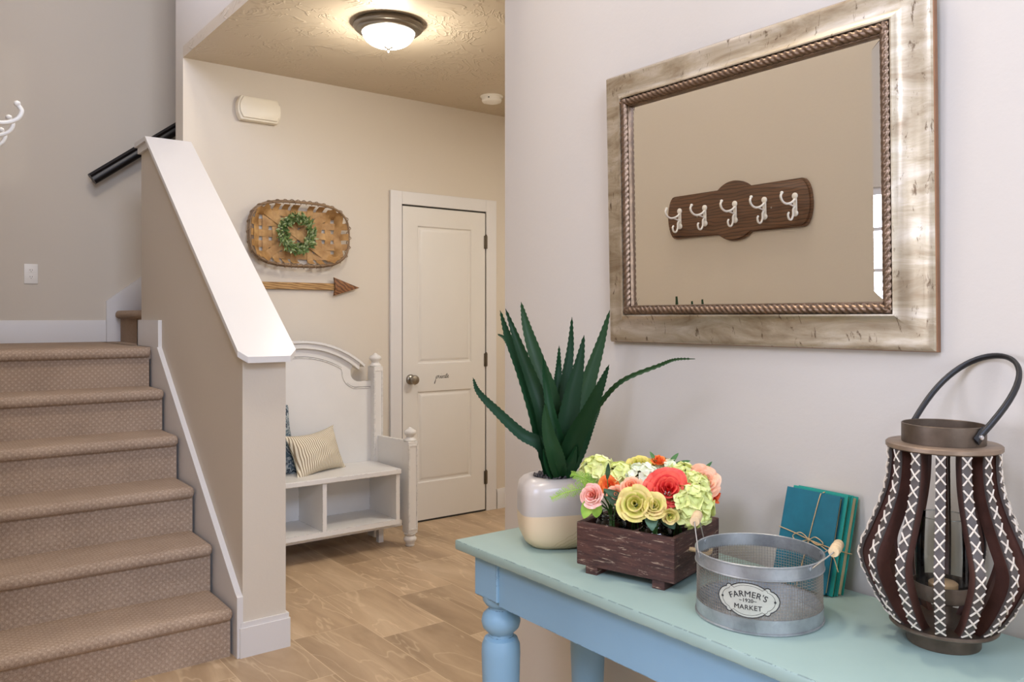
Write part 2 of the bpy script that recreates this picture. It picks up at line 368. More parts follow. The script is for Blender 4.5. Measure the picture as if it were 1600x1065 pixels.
def panel_face(bm, x0, x1, z0, z1, y, steps):
    """recessed panel facing -Y: successive (inset, depth) rings, closed with a field"""
    prev = [bm.verts.new(p) for p in ((x0, y, z0), (x1, y, z0), (x1, y, z1), (x0, y, z1))]
    for ins, dp in steps:
        cur = [bm.verts.new(p) for p in ((x0+ins, y+dp, z0+ins), (x1-ins, y+dp, z0+ins), (x1-ins, y+dp, z1-ins), (x0+ins, y+dp, z1-ins))]
        for i in range(4): bm.faces.new((prev[i], prev[(i+1) % 4], cur[(i+1) % 4], cur[i]))
        prev = cur
    bm.faces.new(prev)

# ------------------------------------------------------------------ the rooms
XW, YF, YB, XL = 1.55, 4.58, 5.65, .10
CZ, TOP = 2.72, 5.2
struct('floor', box(B(), -2.7, 4.2, -2.9, 5.8, -.1, 0), 'tile', 'stone look tile floor')
struct('wall_right', box(B(), XW, XW+.12, -2.9, 2.07, 0, TOP), 'wall')
struct('wall_hall_near', box(B(), XW+.12, 4.1, 1.95, 2.07, 0, CZ), 'wall')
struct('wall_far', box(B(), 1.265, 4.1, YF, YF+.14, 0, TOP), 'wall')
struct('wall_back', box(B(), -2.7, 4.1, YB, YB+.12, 0, TOP), 'wall')
struct('wall_hall_end', box(B(), 4.1, 4.2, 1.95, YB+.12, 0, TOP), 'wall')
struct('wall_header', box(B(), 1.265, 1.385, 1.95, YF, CZ+.06, TOP), 'wall')
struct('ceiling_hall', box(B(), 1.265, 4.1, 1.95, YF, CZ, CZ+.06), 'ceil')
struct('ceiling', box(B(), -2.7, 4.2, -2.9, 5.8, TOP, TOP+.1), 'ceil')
def wall_with_holes(name, axis, c0, c1, a0, a1, holes):
    bm = B(); xs = sorted({a0, a1, *[h[0] for h in holes], *[h[1] for h in holes]}); zs = sorted({0, TOP, *[h[2] for h in holes], *[h[3] for h in holes]})
    for i in range(len(xs)-1):
        for j in range(len(zs)-1):
            mx, mz = (xs[i]+xs[i+1])/2, (zs[j]+zs[j+1])/2
            if any(h[0] < mx < h[1] and h[2] < mz < h[3] for h in holes): continue
            if axis == 'y': box(bm, xs[i], xs[i+1], c0, c1, zs[j], zs[j+1])
            else: box(bm, c0, c1, xs[i], xs[i+1], zs[j], zs[j+1])
    return struct(name, bm, 'wall', smooth=0)
wall_with_holes('wall_front', 'y', -2.9, -2.8, -2.7, 1.55, [(-1.55, .85, .6, 2.5), (-1.55, .85, 3.15, 4.65)])
wall_with_holes('wall_entry', 'x', -2.7, -2.6, -2.8, YB, [(1.6, 3.2, .9, 2.02), (-.8, 1.0, 3.15, 4.65)])
wall_with_holes('wall_left', 'x', XL-.12, XL, 1.42, YB, [(2.85, 4.15, 3.5, 4.7)])
wi = 0
def window(axis, c, a0, a1, z0, z1, nx, nz):
    global wi; wi += 1
    bm = B(); w = .05
    def bar(p0, p1, q0, q1, t=.03):
        if axis == 'y': box(bm, p0, p1, c-t, c+t, q0, q1)
        else: box(bm, c-t, c+t, p0, p1, q0, q1)
    bar(a0, a0+w, z0, z1); bar(a1-w, a1, z0, z1); bar(a0+w, a1-w, z0, z0+w); bar(a0+w, a1-w, z1-w, z1)
    for i in range(1, nx): x = a0+(a1-a0)*i/nx; bar(x-.012, x+.012, z0+w, z1-w, .012)
    for i in range(1, nz): z = z0+(z1-z0)*i/nz; bar(a0+w, a1-w, z-.012, z+.012, .0125)
    f = struct('window_%d' % wi, bm, 'trim')
    g = B()
    if axis == 'y': box(g, a0+w, a1-w, c-.004, c+.004, z0+w, z1-w)
    else: box(g, c-.004, c+.004, a0+w, a1-w, z0+w, z1-w)
    obj('window_glass', g, 'pane', f)
window('y', -2.85, -1.55, .85, .6, 2.5, 3, 1); window('y', -2.85, -1.55, .85, 3.15, 4.65, 3, 1)
window('x', -2.65, 1.6, 3.2, .9, 2.02, 2, 4); window('x', -2.65, -.8, 1.0, 3.15, 4.65, 2, 1); window('x', XL-.06, 2.85, 4.15, 3.5, 4.7, 2, 1)

# baseboards
def bprof(h=.135, t=.016): return [(0, 0), (t, 0), (t, h-.03), (t*.72, h-.012), (t*.5, h), (0, h)]
def base_x(name, x0, x1, y, z=0, s=-1):     # runs along X on a wall facing s*Y
    return struct(name, prism(B(), [(y+s*p[0], z+p[1]) for p in bprof()], 'x', x0, x1), 'trim')
def base_y(name, y0, y1, x, z=0, s=-1):
    return struct(name, prism(B(), [(x+s*p[0], z+p[1]) for p in bprof()], 'y', y0, y1), 'trim')
base_x('baseboard_far_right', 3.352, 4.09, YF); base_x('baseboard_far_left', 1.285, 2.517, YF)
base_y('baseboard_right', -2.8, 2.07, XW); base_x('baseboard_landing', XL, 1.092, YB, 1.17)
base_y('baseboard_left', 1.42, 3.2, XL, 0, 1)

# ------------------------------------------------------------------ half wall beside the stairs
SL = .754
def capz(y): return 1.192+SL*(y-3.145)
t = .032
bm = B(); prism(bm, [(3.18, 0), (4.58, 0), (4.58, capz(4.58)-t-.01), (3.18, capz(3.18)-t-.01)], 'x', 1.102, 1.277)
box(bm, 1.102, 1.263, 4.58, 4.78, 0, 2.25)
struct('wall_stair', bm, 'wall', 'sloping half wall beside the stairs', smooth=0)
# cap: sloping board with clipped front corners, then a short level board
bm = B()
def slab(bm, poly, zt, t, f):
    A = [bm.verts.new((x, y, f(y)+zt)) for x, y in poly]; C = [bm.verts.new((x, y, f(y)+zt-t)) for x, y in poly]
    bm.faces.new(A); bm.faces.new(C[::-1]); n = len(poly)
    for i in range(n): bm.faces.new((A[i], C[i], C[(i+1) % n], A[(i+1) % n]))
slab(bm, [(1.072, 3.15), (1.102, 3.118), (1.272, 3.118), (1.307, 3.15), (1.307, 4.577), (1.072, 4.577)], 0, .024, capz)
slab(bm, [(1.084, 3.166), (1.106, 3.142), (1.268, 3.142), (1.295, 3.166), (1.295, 4.577), (1.084, 4.577)], -.024, .018, capz)
flat = lambda y: capz(4.577)
slab(bm, [(1.072, 4.577), (1.263, 4.577), (1.263, 4.81), (1.072, 4.81)], 0, .024, flat)
slab(bm, [(1.086, 4.577), (1.263, 4.577), (1.263, 4.797), (1.086, 4.797)], -.024, .035, flat)
bmesh.ops.remove_doubles(bm, verts=bm.verts, dist=1e-5)
struct('trim_1', bm, 'trim', 'white cap board on the half wall', smooth=0)
# skirt board along the stair side of the half wall
bm = B()
def skz(y): return .25+.793*(y-3.196)
prism(bm, [(3.172, 0), (4.5, 0), (4.5, 1.168), (4.36, skz(4.36)), (3.196, .25), (3.172, .236)], 'x', 1.078, 1.1015)
struct('trim_2', bm, 'trim', 'white skirt board beside the steps', smooth=0)
bm = prism(B(), [(4.36, 1.17), (4.362, 1.305), (4.366, 1.309), (4.795, 1.309), (4.795, 1.17)], 'x', 1.084, 1.1015)
box(bm, 1.084, 1.262, 4.7805, 4.795, 1.17, 1.309); struct('baseboard_stair', bm, 'trim', smooth=0)
# base wrapped round the half-wall end
bm = B(); h = .135
o_ = [(1.086, 3.30), (1.086, 3.164), (1.293, 3.164), (1.293, 4.56), (1.2775, 4.56), (1.2775, 3.1795), (1.1015, 3.1795), (1.1015, 3.30)]
o_ = [(1.0865, 3.172), (1.0895, 3.165), (1.289, 3.165), (1.293, 3.169), (1.293, 4.56), (1.2775, 4.56), (1.2775, 3.1795), (1.1015, 3.1795), (1.1015, 3.1715)]
prism(bm, o_, 'z', 0, h-.02)
i_ = [(1.0925, 3.1715), (1.0935, 3.170), (1.285, 3.170), (1.288, 3.173), (1.288, 4.56), (1.2775, 4.56), (1.2775, 3.1795), (1.1015, 3.1795), (1.1015, 3.1715)]
prism(bm, i_, 'z', h-.02, h)
struct('baseboard_post', bm, 'trim', smooth=0)

# ------------------------------------------------------------------ carpeted stairs
st = thing('staircase', 'beige carpeted staircase rising to a landing beside the half wall', 'stairs', (.58, 3.22, 0))
RH = .195; RUN = .2495
def tread(bm, x0, x1, y0, y1, z, t=.05):
    box(bm, x0, x1, y0, y1, z-t, z, .022, 4)
for i in range(6):
    bm = B(); y = 3.215+RUN*i; z = RH*(i+1)
    yend = YB if i == 5 else y+RUN+.02
    box(bm, XL+.002, 1.066, y, y+.03, RH*i-(.02 if i else 0), z-.03)
    tread(bm, XL+.002, 1.07, y-.032, y+.3 if i == 5 else yend, z)
    if i == 5: box(bm, XL+.002, 1.076, 4.475, YB-.001, z-.06, z-.0005)
    if i == 5: box(bm, 1.06, 1.19, 4.80, YB-.001, z-.06, z-.0005)
    obj('landing' if i == 5 else 'step', bm, 'carpet', st, 40)
for k in range(4):
    bm = B(); x = 1.175+RUN*k; z = 1.17+RH*(k+1)
    box(bm, x, x+.03, 4.80, YB-.018, z-RH-.01, z-.03); box(bm, x-.034, x+RUN+.02, 4.80, YB-.018, z-.05, z, .022, 4)
    obj('upper_step', bm, 'carpet', st, 40)
# skirt of the upper flight on the back wall
bm = prism(B(), [(1.094, 1.17), (2.3, 1.17), (2.3, 1.426+.765*(2.3-1.094)), (1.094, 1.426)], 'y', YB-.017, YB-.001)
struct('trim_3', bm, 'trim', 'white sloping skirt board on the back wall', smooth=0)
# handrail on the back wall
hr = thing('handrail', 'dark stained wooden handrail rising on the stairwell back wall', 'handrail', (1.0, 5.57, 2.17))
def rl(s, o): return (1.0+.795*s+.605*o*-1, 2.172+.605*s+.795*o)
pr = [(-.012, 0), (.012, 0), (.024, .012), (.028, .03), (.020, .045), (.026, .058), (.016, .072), (-.016, .072), (-.026, .058), (-.020, .045), (-.028, .03), (-.024, .012)]
bm = B(); A = []; C = []
for a, o in pr:
    x, z = rl(0, o-.036); A.append(bm.verts.new((x, 5.57+a, z))); x, z = rl(1.3, o-.036); C.append(bm.verts.new((x, 5.57+a, z)))
bm.faces.new(A); bm.faces.new(C[::-1]); [bm.faces.new((A[i], C[i], C[(i+1) % 12], A[(i+1) % 12])) for i in range(12)]
obj('rail', bm, 'rail', hr, 50)
for s in (.55, 1.1):
    x, z = rl(s, -.036); bm = B(); tube(bm, crv([(x, 5.57, z), (x, 5.575, z-.03), (x, 5.61, z-.055), (x, YB-.002, z-.055)], 4), .007, 8)
    obj('bracket', bm, 'nickel', hr)
# wall outlet
ot = thing('electrical_outlet', 'white duplex electrical outlet on the landing wall', 'outlet', (.684, YB, 1.583))
obj('cover_plate', box(B(), .648, .72, YB-.006, YB-.0002, 1.524, 1.642, .002), 'plastic', ot)
for zc in (1.563, 1.603):
    bm = B(); prism(bm, [(.684+.017*math.cos(a)*1, zc+.0135*max(-.86, min(.86, math.sin(a)))) for a in [2*math.pi*i/24 for i in range(24)]], 'y', YB-.0085, YB-.005)
    r_ = obj('receptacle', bm, 'plastic', ot)
    s = B(); box(s, .6775, .6793, YB-.009, YB-.0083, zc-.001, zc+.007); box(s, .6887, .6905, YB-.009, YB-.0083, zc-.001, zc+.007); box(s, .6825, .6855, YB-.009, YB-.0083, zc-.009, zc-.005)
    obj('slots', s, 'slot', r_)

# ------------------------------------------------------------------ interior door
dr = bpy.data.objects.new('door_1', None); COL.objects.link(dr); dr.location = (2.925, YF, 0); dr['kind'] = 'structure'; dr['label'] = 'white two panel interior door'; dr['category'] = 'door'
MW[dr.name] = rotmat(dr.location)
bm = B(); x0, x1, z0, z1 = 2.607, 3.25, .012, 2.032; y = YF-.012
xs = [x0, 2.715, 3.14, x1]; zs = [z0, .25, .845, 1.02, 1.915, z1]
V = {(i, j): bm.verts.new((xs[i], y, zs[j])) for i in range(4) for j in range(6)}
for i in range(3):
    for j in range(5):
        if i == 1 and j in (1, 3): continue
        bm.faces.new((V[i, j], V[i+1, j], V[i+1, j+1], V[i, j+1]))
for j in (1, 3): panel_face(bm, xs[1], xs[2], zs[j], zs[j+1], y, [(.003, .001), (.010, .009), (.020, .0095), (.034, .003), (.038, .0025)])
bmesh.ops.remove_doubles(bm, verts=bm.verts, dist=1e-5)
box(bm, x0, x1, YF-.0119+.0095, YF-.0003, z0, z1)
for (a, b) in (((x0, z0), (x0, z1)), ((x1, z0), (x1, z1)), ((x0, z1), (x1, z1)), ((x0, z0), (x1, z0))):
    bm.faces.new([bm.verts.new(p) for p in ((a[0], y, a[1]), (b[0], y, b[1]), (b[0], YF-.0024, b[1]), (a[0], YF-.0024, a[1]))])
obj('door_panel', bm, 'door', dr, 20)
bm = B(); t = .018
for q in ((2.517, 2.600), (3.258, 3.343)): box(bm, q[0], q[1], YF-t, YF-.0002, 0, 2.125, .002, 1)
box(bm, 2.600, 3.258, YF-t, YF-.0002, 2.043, 2.125, .002, 1)
obj('door_casing', bm, 'trim', dr, 30)
bm = B(); box(bm, 2.5995, 2.6055, YF-.006, YF-.0002, 0, 2.043); box(bm, 3.2525, 3.2585, YF-.006, YF-.0002, 0, 2.043); box(bm, 2.6, 3.258, YF-.006, YF-.0002, 2.035, 2.0435); box(bm, 2.61, 3.25, YF-.010, YF-.0002, .0005, .0115)
obj('door_gap', bm, 'slot', dr, 0)
for zc in (1.835, 1.033, .23):
    bm = B(); lathe(bm, [(.006, -.045), (.006, .045)], 10, (3.2535, YF-.021, zc)); lathe(bm, [(.0045, .045), (.007, .047), (.004, .052)], 10, (3.2535, YF-.021, zc)); box(bm, 3.240, 3.266, YF-.0195, YF-.0125, zc-.044, zc+.044)
    obj('hinge', bm, 'steel', dr)
bm = B(); rx = Matrix.Rotation(R(90), 4, 'X')
lathe(bm, [(.033, 0), (.033, .004), (.028, .010), (.014, .014), (.012, .030), (.018, .036), (.028, .044), (.031, .054), (.027, .064), (.014, .069), (0, .070)], 28, (2.665, YF-.012, .925), rx)
obj('doorknob', bm, 'nickel', dr, 40)
bm = B(); T0 = (2.856, .928); k = .1/100
strokes = [[(2, 6), (-4, -14), (-10, -26), (-12, -24), (-4, -10), (4, 4), (12, 9), (14, 3), (8, -3), (2, -1)], [(14, 2), (20, 8), (23, 10), (24, 6), (22, 0), (26, -3), (32, 2)],
           [(32, 2), (38, 8), (36, 0), (40, -3), (46, 3)], [(46, 8), (45, 0), (49, -3), (54, 8), (56, 8)], [(70, 7), (63, 8), (58, 2), (61, -3), (67, 1), (72, 9), (69, 0), (74, -3)], [(74, -3), (80, 8), (85, 18), (80, 4), (78, -3), (86, 0)], [(74, 10), (90, 13)], [(86, 0), (92, 3), (96, 8), (92, 9), (89, 2), (92, -3), (100, 1)], [(41, 15), (42, 16)]]
for s in strokes: tube(bm, crv([(T0[0]+p[0]*k, YF-.0124, T0[1]+p[1]*k*1.45) for p in s], 5), .0014, 5)
obj('lettering', bm, 'ink', dr)

# ------------------------------------------------------------------ things on the far wall and hall ceiling
cl = thing('ceiling_light', 'round flush ceiling light with glowing frosted bowl and nickel rim', 'ceiling light', (1.897, 3.459, CZ))
C0 = (1.897, 3.459, CZ)
obj('rim', (lambda b: (lathe(b, [(.150, -.0005), (.164, -.006), (.168, -.018), (.160, -.028), (.152, -.030), (.146, -.040), (.132, -.046), (.126, -.046), (.120, -.030), (.10, -.01)], 56, C0), b)[1])(B()), 'nickel', cl, 40)
obj('glass_bowl', (lambda b: (lathe(b, [(.124, -.036)]+[(.124*math.cos(a)**.8, -.040-.072*math.sin(a)) for a in [R(d) for d in range(6, 90, 7)]]+[(0, -.112)], 48, C0), b)[1])(B()), 'dome', cl, 60)
obj('finial', (lambda b: (lathe(b, [(.022, -.108), (.022, -.113), (.012, -.118), (.008, -.123), (.011, -.128), (.005, -.136), (0, -.139)], 20, C0), b)[1])(B()), 'nickel', cl, 50)
pl = bpy.data.lights.new('lamp_light', 'POINT'); pl.energy = 10; pl.color = (1, .93, .82); pl.shadow_soft_size = .03
po = bpy.data.objects.new('lamp_light', pl); COL.objects.link(po); po.location = (1.897, 3.459, CZ-.19)

sd = thing('smoke_detector', 'white round smoke detector on hall ceiling by the far wall', 'smoke detector', (3.04, 4.20, CZ))
SC = (3.04, 4.20, CZ)
obj('mount_plate', (lambda b: (lathe(b, [(.072, -.0003), (.072, -.006), (.066, -.010)], 40, SC), b)[1])(B()), 'plastic', sd, 40)
obj('sensor_body', (lambda b: (lathe(b, [(.062, -.010), (.064, -.028), (.058, -.038), (.040, -.043), (.038, -.041), (.020, -.044), (0, -.044)], 40, SC), b)[1])(B()), 'plastic', sd, 30)
obj('indicator', box(B(), SC[0]-.055, SC[0]-.049, SC[1]-.043, SC[1]-.037, CZ-.024, CZ-.018), 'slot', sd)

ch = thing('door_chime', 'ivory door chime box with rounded ends high on far wall', 'door chime', (1.66, YF, 2.49))
def capsule(x0, x1, z0, z1, bulge, n=8):
    h = (z1-z0)/2; zc = (z0+z1)/2; pts = []
    for i in range(n+1):
        a = -1+2*i/n; pts.append((x1-bulge+bulge*math.sqrt(max(0, 1-(a*.93)**2)), zc+a*h))
    for i in range(n+1):
        a = 1-2*i/n; pts.append((x0+bulge-bulge*math.sqrt(max(0, 1-(a*.93)**2)), zc+a*h))
    return pts
obj('chime_base', prism(B(), capsule(1.545, 1.79, 2.425, 2.558, .03), 'y', YF-.05, YF-.0003, .006), 'chime', ch, 35)
obj('chime_cover', prism(B(), capsule(1.555, 1.782, 2.436, 2.550, .028), 'y', YF-.062, YF-.0495, .005), 'chime', ch, 35)

# wooden arrow
ar = thing('wooden_arrow', 'rustic wooden arrow sign pointing right below the woven basket', 'wall decor', (1.9, YF, 1.505))
obj('shaft', box(B(), 1.53, 2.135, YF-.022, YF-.002, 1.486, 1.526, .002, 1), 'shaft', ar)
obj('arrowhead', prism(B(), [(2.125, 1.452), (2.138, 1.505), (2.125, 1.563), (2.295, 1.503)], 'y', YF-.034, YF-.0225, .003), 'head', ar)
obj('fletching', prism(B(), [(1.53, 1.506), (1.50, 1.546), (1.56, 1.546), (1.60, 1.506), (1.56, 1.466), (1.50, 1.466)], 'y', YF-.030, YF-.0225, .002), 'head', ar)

# woven tobacco basket
tb = thing('tobacco_basket', 'shallow rounded rectangular woven splint basket hung on far wall', 'basket', (1.90, YF, 1.80))
bx, bz, hw, hh = 1.903, 1.803, .300, .182
def outline(n=96, s=1.0):
    out = []
    for i in range(n):
        a = 2*math.pi*i/n; ca, sa = math.cos(a), math.sin(a); p = 3.1
        r = (abs(ca/hw)**p+abs(sa/hh)**p)**(-1/p)*s; out.append((r*ca, r*sa))
    return out
def inside(x, z, s=1.0): return (abs(x)/(hw*s))**3.1+(abs(z)/(hh*s))**3.1
def elev(x, z):
    q = inside(x, z)**(1/3.1); e = max(0, (q-.80)/.20); return .012+.062*(e*e*(3-2*e))
def strip(p, d, w, phase, amp=.0055, per=.13, lift=0.0):
    """a splint through p along d, width w, weaving, clipped at the rim"""
    p = Vector((p[0], p[1])); d = Vector(d).normalized(); n = Vector((-d.y, d.x)); N_ = 60; L = .42
    ts = [-L+2*L*i/N_ for i in range(N_+1)]; ts = [t for t in ts if inside(*(p+d*t)) < 1.0]
    if len(ts) < 3: return
    bm = B(); A = []
    for t in ts:
        c = p+d*t; row = []
        for s in (-1, 1):
            q = c+n*s*w/2; k = inside(*q)
            if k > 1: q = q*(1/k**(1/3.1))
            row.append(bm.verts.new((bx+q.x, YF-elev(*q)-lift-amp*math.sin(2*math.pi*t/per+phase)-.004, bz+q.y)))
        A.append(row)
    for a, b in zip(A, A[1:]): bm.faces.new((a[0], a[1], b[1], b[0]))
    r = bmesh.ops.extrude_face_region(bm, geom=bm.faces[:]); bmesh.ops.translate(bm, vec=(0, .0014, 0), verts=[v for v in r['geom'] if isinstance(v, bmesh.types.BMVert)])
    obj('splint', bm, 'splint', tb, 50)
for i, z in enumerate((-.122, -.061, 0, .061, .122)): strip((0, z), (1, 0), .039, i*math.pi)
for i, x in enumerate((-.247, -.190, -.133, -.076, .076, .133, .190, .247)): strip((x, 0), (0, 1), .037, i*math.pi+math.pi/2)
strip((-.02, 0), (0, 1), .044, 0); strip((0, 0), (.83, .56), .046, .4, .001, .3, .006); strip((0, 0), (.83, -.56), .046, 2, .001, .3, .009)
bm = B(); oo = outline(120)
tube(bm, [(bx+x, YF-.074, bz+z) for x, z in oo], .0065, 8, True); tube(bm, [(bx+x*1.02, YF-.062, bz+z*1.03) for x, z in oo], .006, 8, True)
obj('rim', bm, 'rim', tb, 60)
bm = B(); pts = []
for i in range(400):
    a = i/400*120; j = int(a); f = a-j; x = oo[j][0]*(1-f)+oo[(j+1) % 120][0]*f; z = oo[j][1]*(1-f)+oo[(j+1) % 120][1]*f; ph = 2*math.pi*i/400*34
    l = math.hypot(x, z); pts.append((bx+x*1.008+x/l*.0135*math.cos(ph), YF-.068+.0145*math.sin(ph), bz+z*1.012+z/l*.0135*math.cos(ph)))
tube(bm, pts, .0022, 5, True); obj('rim_lashing', bm, 'rim', tb)

# wreath hanging in the basket
wr = thing('wreath', 'small round green leafy wreath hanging in middle of woven basket', 'wreath', (1.885, YF-.03, 1.808))
WC = Vector((1.885, YF-.048, 1.808))
obj('vine_ring', tube(B(), [(WC.x+.085*math.cos(a), WC.y, WC.z+.088*math.sin(a)) for a in [2*math.pi*i/40 for i in range(40)]], .007, 8, True), 'twig', wr)
def leaf(bm, p, d, n, L, w, cup=.2, seg=4):
    d = d.normalized(); s = d.cross(n).normalized(); n = s.cross(d).normalized(); rows = []
    for i in range(seg+1):
        t = i/seg; ww = w*math.sin(math.pi*min(1, t*.92+.06))**.8*.5; c = p+d*L*t+n*cup*L*(t*t)*-.5
        rows.append([bm.verts.new(c-s*ww+n*ww*.35), bm.verts.new(c), bm.verts.new(c+s*ww+n*ww*.35)])
    for a, b in zip(rows, rows[1:]):
        for k in range(2): bm.faces.new((a[k], a[k+1], b[k+1], b[k]))
for mt, cnt in (('wleaf', 380), ('wleaf2', 150)):
    bm = B()
    for i in range(cnt):
        a = random.uniform(0, 2*math.pi); ph = random.uniform(0, 2*math.pi); rr = .086+.020*math.cos(ph)
        p = WC+Vector((rr*math.cos(a), -.012*abs(math.sin(ph))-.004, rr*math.sin(a)*1.03))
        out = Vector((math.cos(a), 0, math.sin(a))); tan = Vector((-math.sin(a), 0, math.cos(a)))
        d = out*random.uniform(-.8, 1.1)+tan*random.uniform(-.2, 1.1)+Vector((0, random.uniform(-1, -.1), 0))
        leaf(bm, p, d, Vector((random.uniform(-.5, .5), -1, random.uniform(-.3, .5))), random.uniform(.022, .036), random.uniform(.008, .013))
    obj('foliage', bm, mt, wr, 60)

# ------------------------------------------------------------------ white bench
bn = thing('storage_bench', 'distressed white bench with arched headboard back and open cubbies', 'bench', (1.87, 4.3, 0))
X0 = 1.87; RA = .613; zc = 1.19-RA
def arc(r, x0, x1, n=20, c=None):
    c = zc if c is None else c; return [(X0+x, c+math.sqrt(max(0, r*r-x*x))) for x in [x0+(x1-x0)*i/n for i in range(n+1)]]
right = arc(RA-.03, 0, .345, 16)
nc = (X0+.377, .995); rn = .055
aa = [R(d) for d in range(140, 271, 13)]
right += [(nc[0]+rn*math.cos(a), nc[1]+rn*math.sin(a)) for a in aa]+[(X0+.46, .94)]
left = [(2*X0-x, z) for x, z in right[::-1]]
poly = [(X0-.46, .44)]+left+right[1:]+[(X0+.46, .44)]
obj('backrest', prism(B(), poly, 'y', 4.462, 4.482), 'bench', bn, 20)
def band(r0, r1, y0, y1, xe):
    o = arc(r1, -xe, xe, 40); i = arc(r0, -xe*.985, xe*.985, 40)[::-1]
    bm = B(); n = 41; k = []
    O = [(x, z) for x, z in o]; I = i[::-1]
    vs = [[bm.verts.new((O[j][0], y0, O[j][1])), bm.verts.new((O[j][0], y1, O[j][1])), bm.verts.new((I[j][0], y1, I[j][1])), bm.verts.new((I[j][0], y0, I[j][1]))] for j in range(n)]
    for a, b in zip(vs, vs[1:]):
        for q in range(4): bm.faces.new((a[q], b[q], b[(q+1) % 4], a[(q+1) % 4]))
    bm.faces.new(vs[0]); bm.faces.new(vs[-1][::-1]); return bm
obj('crown_moulding', band(RA-.045, RA-.012, 4.438, 4.482, .372), 'bench', bn, 25)
obj('crown_cap', band(RA-.014, RA, 4.424, 4.49, .402), 'bench', bn, 25)
path = arc(RA-.098, 0, .262, 14)+[(X0+.268, 1.005)]+[(nc[0]+.1*math.cos(a)-.009, nc[1]+.1*math.sin(a)+.005) for a in [R(d) for d in range(188, 271, 12)]]+[(X0+.455, .90)]
path = [(2*X0-x, z) for x, z in path[:0:-1]]+path
obj('panel_bead', tube(B(), [(x, 4.461, z) for x, z in path], .0045, 6), 'bench', bn, 60)
obj('bead_shadow_line', tube(B(), [(x, 4.4612, z+.0052) for x, z in path], .0014, 5), 'shadow_wood', bn, 60)  # thin dark line drawn above the bead in place of its shade
def urn(bm, c, s=1.0):
    lathe(bm, [(.034*s, 0), (.036*s, .004), (.034*s, .010), (.028*s, .014), (.022*s, .022), (.024*s, .030), (.034*s, .040), (.037*s, .050), (.033*s, .060), (.020*s, .068), (.012*s, .073), (.008*s, .078), (0, .080)], 28, c)
def post(name, x0, x1, y0, y1, z0, z1, foot):
    o = obj(name, box(B(), x0, x1, y0, y1, z0, z1, .003, 1), 'bench', bn, 30)
    cx, cy = (x0+x1)/2, (y0+y1)/2; b = B(); urn(b, (cx, cy, z1)); obj('finial', b, 'bench', o, 40)
    # applied strips that frame the sunk face
    b = B(); w = .007
    for q in ((x0+.002, x0+.002+w), (x1-.002-w, x1-.002)): box(b, q[0], q[1], y0-.0035, y0, z0+.02, z1-.02)
    box(b, x0+.002+w, x1-.002-w, y0-.0035, y0, z1-.028, z1-.02); box(b, x0+.002+w, x1-.002-w, y0-.0035, y0, z0+.02, z0+.028)
    obj('face_strips', b, 'bench', o, 30)
    if foot:
        b = B(); lathe(b, [(.022, 0), (.026, .006), (.024, .012), (.027, .02), (.037, .036), (.038, .046), (.030, .058), (.026, .062), (.034, .068), (.036, .074), (.030, .080)], 28, (cx, cy, 0)); obj('turned_foot', b, 'bench', o, 40)
    return o
for s in (1, -1):
    f = lambda a, b: (X0+a, X0+b) if s == 1 else (X0-b, X0-a)
    x0, x1 = f(.455, .517); post('back_post', x0, x1, 4.42, 4.50, 0, 1.027, False)
    x0, x1 = f(.508, .570); post('front_post', x0, x1, 4.10, 4.17, .078, .608, True)
    bm = B(); a0, a1 = f(.482, .510); b0, b1 = f(.512, .540)
    vs = [bm.verts.new(p) for p in ((a0, 4.42, .145), (a1, 4.42, .145), (b1, 4.168, .145), (b0, 4.168, .145), (a0, 4.42, .61), (a1, 4.42, .61), (b1, 4.168, .61), (b0, 4.168, .61))]
    for q in ((0, 1, 2, 3), (4, 5, 6, 7), (0, 1, 5, 4), (1, 2, 6, 5), (2, 3, 7, 6), (3, 0, 4, 7)): bm.faces.new([vs[k] for k in q])
    obj('arm_panel', bm, 'bench', bn, 0)
bm = box(B(), X0-.466, X0+.466, 4.105, 4.46, .430, .458, .003, 1); obj('seat', bm, 'bench', bn, 30)
bm = B()
for x in (-.463, -.010, .438): box(bm, X0+x, X0+x+.024, 4.118, 4.44, .170, .430)
box(bm, X0-.463, X0+.462, 4.118, 4.44, .142, .170); box(bm, X0-.463, X0+.462, 4.44, 4.452, .142, .430); box(bm, X0-.45, X0+.45, 4.16, 4.42, .118, .142)
obj('cubby_box', bm, 'bench', bn, 0)
for q in (X0+.425, X0-.455): obj('support_block', box(B(), q, q+.03, 4.30, 4.335, 0, .118), 'bench', bn, 0)

# cushions on the bench
def cushion(name, label, cat, loc, rot, w, h, d, mat):
    t = thing(name, label, cat, loc, rot); bm = B(); n = 28; top = {}
    for side in (1, -1):
        g = {}
        for i in range(n+1):
            for j in range(n+1):
                u, v = -1+2*i/n, -1+2*j/n
                if side == -1 and (i in (0, n) or j in (0, n)): g[i, j] = top[i, j]; continue
                pin = 1+.10*(abs(u*v)**2); e = 1-.07*(1-abs(v)**2)*abs(u) ; e2 = 1-.09*(1-abs(u)**2)*abs(v)
                x = u*w/2*pin*e; z = v*h/2*pin*e2
                th = d/2*(max(0, 1-u**2)**.55)*(max(0, 1-v**2)**.55)*(1+.06*math.sin(7*u+3*v)+.04*math.sin(11*v-5*u))
                g[i, j] = bm.verts.new((x, side*th, z+h/2))
        if side == 1: top = g
        for i in range(n):
            for j in range(n): bm.faces.new((g[i, j], g[i+1, j], g[i+1, j+1], g[i, j+1]))
    o = obj('cover', bm, mat, t, 70, local=True); return t
cushion('striped_cushion', 'cream and brown ticking striped lumbar cushion on white bench seat', 'cushion', (1.935, 4.292, .455), Euler((R(-20), R(-3), R(22))), .35, .235, .14, 'ticking')
cushion('patterned_cushion', 'blue grey patterned square cushion behind striped cushion by half wall', 'cushion', (1.655, 4.30, .457), Euler((R(-16), 0, R(20))), .38, .38, .10, 'bluecush')

